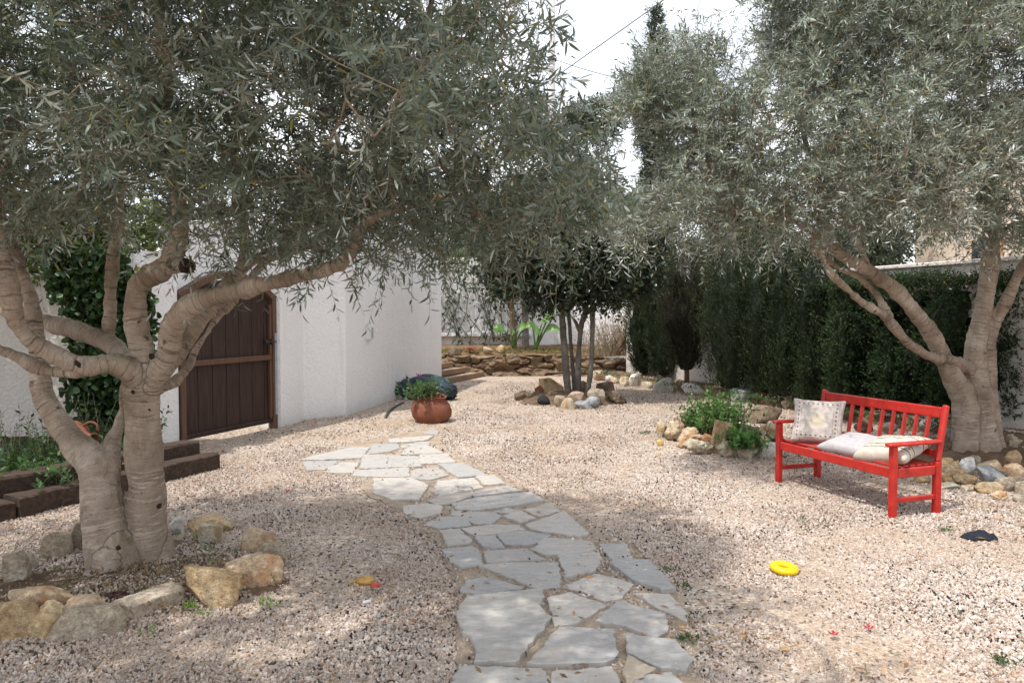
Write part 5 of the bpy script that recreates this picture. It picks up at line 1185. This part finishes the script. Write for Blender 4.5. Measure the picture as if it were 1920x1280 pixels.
# ================================================================== MIDDLE TREE
t3 = empty('carob_tree', (1.15, 14.0, 0), 'dark leafy tree on four slender grey stems rising from a rock heap', 'tree')
limbs = [Lm([(1066,742,9),(1062,700,8.5),(1058,650,8),(1055,600,7.5),(1052,560,7),(1050,510,6),(1040,440,4)], 13.8),
 Lm([(1078,742,6),(1074,690,5.5),(1070,640,5),(1066,590,5),(1062,540,4),(1030,480,3)], 14.1),
 Lm([(1083,742,8.5),(1084,700,8),(1086,650,7.5),(1090,610,7),(1100,580,7),(1112,545,6),(1130,500,5),(1160,440,4)], 13.9),
 Lm([(1100,748,8),(1106,705,7.5),(1110,660,7),(1111,610,6.5),(1110,560,6),(1108,500,5),(1100,430,4)], 13.7),
 Lm([(1088,625,4.5),(1076,600,4),(1060,580,3.5),(1030,550,3)], 13.9)]
limbs = [(p_, [q * .80 for q in r_]) for p_, r_ in limbs]
SK3, SR3 = limb_mesh('trunk', limbs, M['grey_bark'], t3, .014, 3)
blobs3 = [Bp(1065, 470, 13.8, 130, 85, 1.3), Bp(955, 515, 13.9, 70, 60, .8), Bp(1010, 545, 13.8, 70, 40, .7, 1.5), Bp(1190, 470, 14.2, 60, 90, .9), Bp(1150, 510, 13.8, 85, 70, 1.1), Bp(1080, 550, 13.7, 75, 38, .7), Bp(980, 420, 13.9, 110, 80, 1.1), Bp(1130, 420, 13.9, 110, 80, 1.1), Bp(1060, 370, 13.9, 90, 60, .9)]
crown(t3, SK3, SR3, blobs3, 2000, 4, 11, .060, .042, M['carob'], (.12, .30), .15, 6, 'round', .62, .02, shell=.45, ang=(45, 80))

# ================================================================== CYPRESSES AND HEDGE
def column_plant(name, x, y, h, rx, ry, mat, label, n, seed, cat='tree', top=.35, group=None, z0=.12, lift=.12, lean=0, ll=.030, box=False):
    root = empty(name, (x, y, 0), label, cat, group); r = np.random.default_rng(seed)
    def prof(t):
        if box: return np.clip((1.02 - t) / .05, .6, 1) * np.ones_like(t)
        return np.clip((1 - t) / .22, 0, 1) ** .6 * (.52 + .48 * np.clip(t / .42, 0, 1))
    def lobe(a, t): return 1 + .13 * np.sin(a * 3 + seed + t * 3) + .10 * np.sin(a * 7 + seed * 2 + t * 5) + .30 * fbm(np.stack([np.cos(a) * 1.6 + seed, np.sin(a) * 1.6, t * h * 1.6], 1), 3, seed)
    t = r.random(n) ** .95; a = r.uniform(0, 2 * math.pi, n); rad = prof(t) * lobe(a, t) * r.uniform(.62, 1.08, n) ** .6
    e = .45 if box else 1; ca, sa = np.sign(np.cos(a)) * np.abs(np.cos(a)) ** e, np.sign(np.sin(a)) * np.abs(np.sin(a)) ** e
    base = np.stack([x + ca * rx * rad + lean * t, y + sa * ry * rad, z0 + lift + t * (h - lift)], 1)
    if box:   # top face
        m_ = r.random(n) < .28; base[m_, 0] = x + r.uniform(-1, 1, m_.sum()) * rx; base[m_, 1] = y + r.uniform(-1, 1, m_.sum()) * ry; base[m_, 2] = z0 + h * (1 + .04 * fbm(base[m_] * 2, 3, 4)) - .02
    dirs = nrmz(np.stack([ca * .6, sa * .6, np.full(n, .9 if not box else .4)], 1) + r.normal(size=(n, 3)) * .30); Ln = r.uniform(.06, .20, n)
    V, T, rn = leaves_vt(r, base, dirs, Ln, 12, ll, ll * .5, -.05, (20, 60), 'dia', .2, .4)
    # inner mass of old shoots, added as a solid core to block light
    D, Ti = ico(4); tt = (D[:, 2] + 1) / 2; aa = np.arctan2(D[:, 1], D[:, 0]); k = .66 * lobe(aa, tt) * (1 + .25 * fbm(D * 6 + seed, 3, 2)); sxy = np.maximum(np.hypot(D[:, 0], D[:, 1]), 1e-3) ** .25
    cx_, cy_ = (np.sign(np.cos(aa)) * np.abs(np.cos(aa)) ** e * sxy, np.sign(np.sin(aa)) * np.abs(np.sin(aa)) ** e * sxy)
    Vi = np.stack([x + cx_ * rx * k * prof(tt) + lean * tt, y + cy_ * ry * k * prof(tt), z0 + lift + tt * (h - lift) * .94], 1)
    trimesh('foliage', np.vstack([V, Vi]), np.vstack([T, Ti + len(V)]), mat, root, np.concatenate([rn, np.full(len(Ti), .02)]))
    m = MB(); pts, rr = smooth_path([(x, y, 0), (x + .02, y, .3), (x, y + .02, min(h * .6, 1.2))], [.07, .055, .04], .1); m.tube(pts, rr, 8); m.build('trunk', M['brown_bark'], root, True)
cy = [(1207, 17.6, 2.25, .36, 'cypress', 'bright-edged narrow cypress at the far end of the row beside the white wall'),
 (1244, 17.0, 3.0, .42, 'cypress', 'tall dark cypress second from the far end of the row'),
 (1287, 15.4, 3.0, .50, 'cypress_brown', 'browning cypress with a bare trunk foot left of the white wall gap'),
 (1374, 14.0, 3.0, .62, 'cypress', 'dark cypress just right of the white wall gap'),
 (1432, 13.3, 2.85, .46, 'cypress', 'dark cypress in the middle of the row behind the boulder'),
 (1480, 12.7, 2.8, .44, 'cypress', 'dark cypress above the far bench armrest'),
 (1530, 12.1, 2.6, .44, 'cypress', 'lighter green cypress above the far end of the bench back')]
for i, (px, Y, h, rr_, mt, lb) in enumerate(cy):
    c = P(px, 590, Y); column_plant('cypress', c.x, Y, h, rr_, rr_, M[mt], lb, 3400, 40 + i, group='cypress row along the white wall', lift=.35 if i == 2 else .1)
for i, (px, Y, h, lb) in enumerate([(1600, 11.4, 1.95, 'clipped leafy hedge bush behind the left half of the bench back'), (1690, 10.9, 2.0, 'clipped leafy hedge bush between bench and right olive trunk'), (1790, 10.4, 1.98, 'clipped leafy hedge bush directly behind the right olive trunk'), (1895, 9.9, 1.98, 'clipped leafy hedge bush at the right edge of the photo'), (2020, 9.2, 1.98, 'clipped leafy hedge bush beyond the right edge')]):
    c = P(px, 590, Y); column_plant('hedge_bush', c.x + .1, Y + .1, h, .56, .55, M['hedge'], lb, 4200, 70 + i, 'hedge', box=True, group='clipped hedge bushes', ll=.034)

# ================================================================== BACKGROUND TREES BEYOND THE WALLS
def far_tree(name, label, x, y, h, r0, mat, seed, trunk_h=.3, conical=False, n=1300, ll=.16, brk='brown_bark'):
    root = empty(name, (x, y, 0), label, 'tree', 'trees beyond the garden walls'); r = np.random.default_rng(seed)
    pts = [(x, y, 0), (x + r.normal() * .1, y, h * .3), (x + r.normal() * .2, y, h * .6), (x + r.normal() * .2, y, h * .92)]
    tk = .5 if conical else 1
    limbs = [(pts, [h * .022 * tk, h * .018 * tk, h * .006 * tk, h * .0015 * tk])]
    if not conical:
        for k in range(6):
            a = r.uniform(0, 6.28); z = h * r.uniform(.35, .65); l = r0 * r.uniform(.5, .8); limbs.append(([(x, y, z), (x + math.cos(a) * l * .5, y + math.sin(a) * l * .5, z + l * .5), (x + math.cos(a) * l, y + math.sin(a) * l, z + l * .8)], [h * .012, h * .008, h * .003]))
    SKt, SRt = limb_mesh('trunk', limbs, M[brk], root, fuse=False)
    if conical: bl = [(x + .12 * math.sin(f * 17), y, h * (trunk_h + (1 - trunk_h) * f), r0 * (1 - f) ** .85 * (1 + .2 * math.sin(f * 23)) + .06, r0 * (1 - f) ** .85 + .07, h * .06, (1 / (r0 * (1 - f) ** .8 + .2)) ** 1.4) for f in np.linspace(.05, .99, 14)]
    else: bl = [(x + r.normal() * r0 * .4, y + r.normal() * r0 * .4, h * r.uniform(trunk_h + .15, .9), r0 * r.uniform(.4, .62), r0 * r.uniform(.4, .6), r0 * r.uniform(.3, .5), 1) for _ in range(9)]
    crown(root, SKt, SRt, bl, n, 3, 9, ll, ll * .35, mat, (.25, .55) if not conical else (.2, .4), .05, seed, 'dia', 0 if conical else .62, .05, shell=.4, ang=(25, 60), out=.8, hf=.6)
far_tree('pine_tree', 'dark pine standing beyond the back wall behind the white pole', 1.9, 29, 11.6, 1.9, M['pine'], 101, .2)
far_tree('pine_tree', 'dark bushy tree beyond the back wall left of the white pole', -2.2, 28, 11.8, 2.8, M['pine'], 102, .15)
far_tree('pine_tree', 'dark bushy tree beyond the outbuilding roof', -6.6, 27, 9.5, 2.9, M['pine'], 103, .15)
far_tree('cypress_tree', 'tall pointed cypress rising between the two olive crowns', 5.75, 30, 14.1, 1.15, M['pine'], 104, .1, True, 3600, .12)
far_tree('pine_tree', 'dark tree beyond the side wall behind the cypress row', 7.5, 24, 6.6, 2.1, M['pine'], 105, .1)
far_tree('pine_tree', 'dark tree beyond the side wall behind the right olive crown', 10.2, 22, 7.2, 2.2, M['pine'], 106, .1)
far_tree('leafy_tree', 'yellow-green leafy tree beyond the left wall', -11.2, 12.6, 4.4, 1.6, M['shrub'], 107, .2, n=900, ll=.09)
far_tree('pine_tree', 'dark tree far beyond the left wall', -13.0, 30, 10.5, 3.6, M['pine'], 108, .15)

far_tree('leafy_tree', 'unseen olive tree added beyond the left edge to shade the wall', -6.9, 7.0, 4.7, 1.9, M['olive_near'], 109, .35, n=1200, ll=.09)  # out of view, added so that its crown shades the left wall
# ================================================================== POLE AND CABLES
px0 = P(1034, 590, 24.5); pole = empty('utility_pole', (px0.x, 24.5, 0), 'tall pale concrete utility pole beyond the back wall', 'utility pole')
m = MB(); m.tube([(px0.x, 24.5, 0), (px0.x, 24.5, 12.5)], [.13, .10], 14); m.build('shaft', m_plain('concrete', (.46, .45, .45), .8, .2, .08, 6), pole, True)
m = MB(); 
for z in (9.9, 6.9): m.tube([(px0.x, 24.5, z), (px0.x, 24.5, z + .07)], .155, 14)
m.build('clamp_band', m_plain('dark_band', (.05, .05, .055), .5), pole)
pa = P(1030, -150, 24.4); pb = P(1110, 96, 24.4); pc_ = P(1245, 0, 24.4); 
def cable(a, b, sag, r_, label):
    pts = [Vector(a) * (1 - t) + Vector(b) * t + Vector((0, 0, -sag * 4 * t * (1 - t))) for t in np.linspace(0, 1, 24)]; m = MB(); m.tube(pts, r_, 6)
    props(m.build('overhead_cable', m_plain('black_cable', (.05, .05, .055), .6), None, True), label, 'cable')
s_ = (pc_ - pb); cable((px0.x, 24.4, (pb - s_ * ((pb.x - px0.x) / s_.x)).z), tuple(pb + s_ * 5.5), .0, .016, 'thick overhead cable climbing from the pole to the upper right')
cable((px0.x, 24.4, 9.95), tuple(P(1165, 142, 24.4) + Vector((3, 0, -.4))), .25, .011, 'thin overhead cable sloping down past the small sky gap')

# ================================================================== PLANTS
def clump(name, label, c, n, h, mat, seed, spread=.15, k=12, ll=.03, lw=.014, cat='plant', group=None, up=1.0, rad=.0025, shape='dia', droop=.1):
    """upright or bushy leafy stems growing from one spot"""
    r = np.random.default_rng(seed); c = np.array(c); root = empty(name, tuple(c), label, cat, group)
    base = c + np.stack([r.normal(size=n) * spread * .45, r.normal(size=n) * spread * .45, np.zeros(n)], 1); dirs = nrmz(np.stack([r.normal(size=n) * .5, r.normal(size=n) * .5, np.full(n, up * 1.2)], 1)); Ln = r.uniform(.5, 1.0, n) * h
    V, T = stems_vt(base, dirs, Ln, droop, rad); trimesh('stems', V, T, M['twig'], root)
    V, T, rn = leaves_vt(r, base, dirs, Ln, k, ll, lw, droop, (45, 85), shape, .5, .35); trimesh('leaves', V, T, mat, root, rn); return root
# pot plant, herb bed
c = P(802, 750, pot.location.y); clump('pot_plant', 'bushy bright green plant growing out of the leaning terracotta pot', (c.x - .03, c.y - .10, .36), 90, .34, M['herb'], 1, .30, 11, .065, .03)
for i, (px, py, hh, nn, sp_, lb) in enumerate([(1346, 800, .58, 260, .30, 'large feathery green herb in the rock-ringed bed'), (1392, 830, .26, 90, .22, 'smaller green herb at the front right of the rock-ringed bed'), (1312, 792, .25, 40, .18, 'low green herb at the left of the rock-ringed bed')]):
    g = G(px, py + 8, .12); clump('green_herb', lb, (g.x, g.y, .1), nn, hh, M['fresh'], 20 + i, sp_, 15, .055, .036, group='herbs in the rock-ringed bed')
m = MB(); r = random.Random(4)
for _ in range(26):
    g = G(1390 + r.uniform(-60, 60), 822, .12); p = Vector((g.x, g.y, .1)); d = Vector((r.gauss(0, .5), r.gauss(0, .4), 1)).normalized() * r.uniform(.15, .35); m.tube([p, p + d * .5 + Vector((r.gauss(0, .02), 0, 0)), p + d], [.004, .003, .0015], 4)
props(m.build('dry_plant', M['brown_bark']), 'tangle of dry brown stems beside the green herbs', 'dry plant')
# left bed
for i, (px, py, Y, hh, lb) in enumerate([(10, 850, 6.9, .62, 'tall leafy stems at the left edge of the left bed'), (60, 850, 7.0, .55, 'tall leafy stems second from the left edge'), (150, 790, 7.7, .75, 'thin upright stems with small leaves by the white wall')]):
    g = P(px, py, Y); clump('upright_plant', lb, (g.x, g.y, .18), 15, hh, M['ivy' if i == 2 else 'herb'], 30 + i, .34, 16, .045, .016, up=3.2, rad=.004, group='upright plants in the left bed')
for i, (px, py, Y, hh, lb) in enumerate([(-40, 880, 6.3, .3, 'low green ground plants at the left edge of the bed'), (35, 872, 6.4, .32, 'star-shaped bright green rosette plant above the upper sleeper'), (80, 850, 6.9, .40, 'dense dark green bush left of the leaning trunk'), (120, 840, 7.2, .42, 'dense dark green bush in front of the terracotta jar'), (185, 845, 7.5, .35, 'green plant between the two arms of the left trunk'), (200, 800, 7.9, .7, 'dark leafy bush at the foot of the ivy')]):
    g = P(px, py, Y); clump('bed_plant', lb, (g.x, g.y, .15), 80, hh * .85, M['ivy' if i in (0, 2, 3, 5) else 'herb'], 50 + i, .48, 11, .07, .032, group='low plants in the left bed')
# ivy column on the left wall: hanging leaves hugging the wall
def wall_leaves(name, label, boxes, n, mat, seed, ll, cat='climber', off=.1):
    r = np.random.default_rng(seed); B_ = []
    for (x0, x1, y, z0, z1, dens, th) in boxes:
        k = int(n * dens); q = np.stack([r.uniform(x0, x1, k), y - r.random(k) * th, r.uniform(z0, z1, k)], 1); q[:, 0] += .12 * fbm(q * np.array([1, 1, 3.0]), 3, seed); B_.append(q)
    B_ = np.vstack(B_); N = len(B_); dirs = nrmz(np.stack([r.normal(size=N) * .5, -np.abs(r.normal(size=N)) * .6 - .2, r.normal(size=N) * .5], 1)); Ln = r.uniform(.05, .14, N)
    root = empty(name, (float(B_[:, 0].mean()), float(B_[:, 1].mean()), 0), label, cat)
    V, T = stems_vt(B_, dirs, Ln, .3, .0025); trimesh('stems', V, T, M['brown_bark'], root)
    V, T, rn = leaves_vt(r, B_, dirs, Ln, 5, ll, ll * .8, .3, (40, 85), 'round', .1, .6); trimesh('leaves', V, T, mat, root, rn)
wall_leaves('ivy', 'dark ivy column climbing the white wall behind the left olive', [(-4.78, -4.10, 8.22, .2, 2.15, .85, .20), (-5.0, -4.15, 8.25, 1.75, 2.35, .3, .30), (-4.25, -3.98, 8.30, .9, 1.95, .25, .12)], 1700, M['ivy'], 9, .075)
wall_leaves('flowering_vine', 'yellow-green vine with orange tints spilling over the left wall', [(-5.6, -4.1, 8.8, 2.25, 2.9, .55, .35), (-7.6, -4.8, 8.75, 1.95, 3.1, 1.3, .55), (-9.5, -6.6, 8.9, 1.95, 3.4, .8, .6)], 1500, M['shrub'], 10, .055)
# broad-leaved plants on the terrace
def broad(label, px, py, Y, leaves, seed):
    b = P(px, py, Y); root = empty('broad_leaf_plant', (b.x, b.y, .55), label, 'plant', 'broad-leaved plants on the back terrace')
    for (tx, ty, w_, l_) in leaves:
        e = P(tx, ty, Y - .05); mid = (b + e) / 2 + Vector((0, 0, .05)); m = MB(); pts, rr = smooth_path([b, mid, e], [.03, .022, .014], .05); m.tube(pts, rr, 6); st = m.build('stalk', M['banana'], root, True)
        d = Vector((e.x - b.x, 0, (e.z - b.z) * .25)); d = d.normalized() if d.length > 1e-3 else Vector((1, 0, 0)); sd_ = Vector((0, -.5, .8)).cross(d).normalized(); up_ = d.cross(sd_); V = []; Fc = []; n = 10
        sd_ = (Vector((0, 1, 0)) * .5 + Vector((0, 0, .9))).normalized(); nn = d.cross(sd_)
        for i in range(n + 1):
            f = i / n; ww = w_ * math.sin(math.pi * min(1, f * .93 + .07)) ** .75 * (1 - .3 * f); cpt = e + d * l_ * f + Vector((0, 0, .10 * l_ * math.sin(f * 2) - .5 * l_ * f * f))
            for s in (-1, -.5, 0, .5, 1): V.append(cpt + sd_ * ww * s + nn * abs(s) * ww * .35 + Vector((0, -.02 * math.sin(f * 14) * abs(s), 0)))
        for i in range(n):
            for k in range(4): q = i * 5 + k; Fc.append((q, q + 1, q + 6, q + 5))
        lf = obj('leaf', V, Fc, M['banana'], root, True); at = lf.data.attributes.new('rnd', 'FLOAT', 'FACE'); at.data.foreach_set('value', np.full(len(lf.data.polygons), .4 + .1 * random.random(), np.float32))
broad('broad-leaved green plant left of the dark trunk on the terrace', 962, 652, 20.3, [(945, 618, .16, .35), (958, 612, .15, -.3), (972, 618, .16, .3), (985, 612, .12, .25)], 1)
broad('tall broad-leaved plant with arching stalks right of the dark trunk', 1004, 655, 20.2, [(997, 600, .18, -.62), (1016, 606, .16, .42), (1030, 592, .17, .40), (1042, 588, .14, .30), (1024, 620, .14, .45)], 2)
for (x1, y1, x2, y2, Y, r_, bk_, lb) in [(963, 655, 956, 548, 20.6, .085, 'brown_bark', 'reddish-brown palm-like trunk on the terrace'), (985, 660, 981, 530, 21.6, .10, 'grey_bark', 'grey trunk standing behind the brown one on the terrace')]:
    a, b = P(x1, y1, Y), P(x2, y2, Y); rt = empty('garden_tree', (a.x, a.y, .55), lb, 'tree'); SKt, SRt = limb_mesh('trunk', [([a - Vector((0, 0, .2)), a, (a + b) / 2 + Vector((.03, 0, 0)), b, b + Vector((0, 0, .8))], [r_ * 1.5, r_ * 1.15, r_, r_ * .9, r_ * .5])], M[bk_], rt, .02, 4)
    cc = b + Vector((0, 0, 1.2)); crown(rt, SKt, SRt * .4, [(cc.x, cc.y, cc.z, .9, .8, .6, 1)], 260, 4, 9, .07, .045, M['carob'], (.15, .3), .1, int(px), 'round', .5)
# bare climbers on the back wall
def climbers():
    r = random.Random(8); root = empty('bare_climber', (-.6, 22.2, 0), 'nearly leafless climber with thin stems on the far white wall', 'climber'); m = MB(); tips = []
    for i in range(34):
        x = r.uniform(-2.6, .3); z = r.uniform(.55, 1.0); p = Vector((x, 22.25, z)); pts = [p.copy()]; dx = r.gauss(0, .3)
        for k in range(r.randint(10, 22)):
            dx = dx * .8 + r.gauss(0, .25); p = p + Vector((dx * .14, r.gauss(0, .015), .14 + r.gauss(0, .03))); p.y = min(max(p.y, 22.05), 22.27)
            if p.z > 3.4: break
            pts.append(p.copy()); tips.append(p.copy())
        m.tube(pts, [.014 * (1 - .7 * j / len(pts)) + .003 for j in range(len(pts))], 5)
    m.build('stems', M['grey_bark'], root); q = np.array([t[:] for t in tips]); rr = np.random.default_rng(2); q = q[rr.random(len(q)) < .55]; d = nrmz(rr.normal(size=q.shape) + np.array([0, -.8, -.2])); V, T, rn = leaves_vt(rr, q, d, rr.uniform(.06, .2, len(q)), 5, .075, .05, .3, (40, 80), 'round'); trimesh('leaves', V, T, M['ivy'], root, rn)
    # thicker growth along the top
    n = 260; q = np.stack([rr.uniform(-3.2, 1.0, n), np.full(n, 22.2) - rr.random(n) * .3, 3.3 + rr.normal(size=n) * .22], 1); d = nrmz(rr.normal(size=q.shape) + np.array([0, -.8, -.8])); V, T, rn = leaves_vt(rr, q, d, rr.uniform(.1, .4, n), 7, .08, .045, .5, (40, 80), 'round'); trimesh('leaves', V, T, M['shrub'], root, rn)
climbers()
clump('dry_shrub', 'tangled dry brown shrub in the corner right of the slender stems', P(1140, 665, 19.6)[:], 160, 1.15, M['dry'], 61, .95, 12, .05, .03, 'shrub', rad=.006)
clump('dry_shrub', 'dry brown shrub leaning on the side wall beside the first cypress', P(1165, 655, 19.4)[:], 90, 1.3, M['dry'], 62, .6, 12, .05, .03, 'shrub', rad=.006)
m = MB(); m.tube([P(1156, 665, 19.1), P(1166, 640, 19.1), P(1180, 612, 19.1)], [.09, .08, .05], 8); props(m.build('dead_stump', M['brown_bark'], None, True), 'leaning dead trunk in front of the white side wall', 'trunk')
# grass on the terrace and sprouts in the gravel: nobody could count these
def tufts(name, label, pts, n, h, mat, seed, ll, k=6, spread=.06):
    r = np.random.default_rng(seed); P_ = np.array([p[:] for p in pts]); q = P_[r.integers(len(P_), size=n)] + np.stack([r.normal(size=n) * spread, r.normal(size=n) * spread, np.zeros(n)], 1)
    d = nrmz(np.stack([r.normal(size=n) * .5, r.normal(size=n) * .5, np.ones(n)], 1)); V, T, rn = leaves_vt(r, q, d, r.uniform(.5, 1, n) * h, k, ll, ll * .5, .1, (30, 80), 'round', .6, .4)
    props(trimesh(name, V, T, mat, None, rn), label, 'ground plants', None, 'stuff')
r = random.Random(2)
tufts('terrace_grass', 'thin green and dry grass on the raised back terrace', [Vector((r.uniform(-2, 2.8), r.uniform(19.5, 21.5), .60)) for _ in range(300)], 1100, .08, M['drygrass'], 5, .04, 5, .15)
tufts('gravel_sprouts', 'tiny bright green sprouts among the gravel and rocks of the left ring', [G(x, y, .03) for x, y in [(362, 1000), (368, 1008), (395, 1045), (400, 1035), (390, 1030), (408, 1052), (436, 1036), (270, 1113), (272, 1115), (355, 1140), (356, 1136), (385, 1152), (498, 1128), (500, 1136), (542, 1020), (282, 1183), (105, 1070), (95, 1098), (118, 1100), (400, 1060), (330, 1002), (250, 1106), (370, 1060)]], 230, .030, M['bright'], 6, .014, 6, .022)
tufts('gravel_weeds', 'small green weeds between the gravel and the path', [G(x, y, .02) for x, y in [(1284, 1098), (1290, 1102), (1298, 1155), (1282, 1198), (1292, 1200), (1300, 1196), (1208, 812), (1215, 811), (1203, 813), (1880, 1240), (1890, 1243), (1800, 1150), (1262, 1068), (1500, 975), (1775, 996)]], 160, .03, M['herb'], 7, .014, 6, .025)
tufts('bed_weeds', 'small weeds in the soil under the cypress row', [Vector((WR(y) - 1.0 + r.uniform(-.3, .3), y, .17)) for y in np.linspace(9, 19, 40)], 500, .09, M['herb'], 8, .035, 6, .1)
tufts('needle_litter', 'dark twiggy litter round the foot of the left olive', [Vector((-2.15 + r.gauss(0, .35), 4.4 + r.gauss(0, .22), .055)) for _ in range(60)], 500, .03, M['dry'], 9, .02, 4, .05)
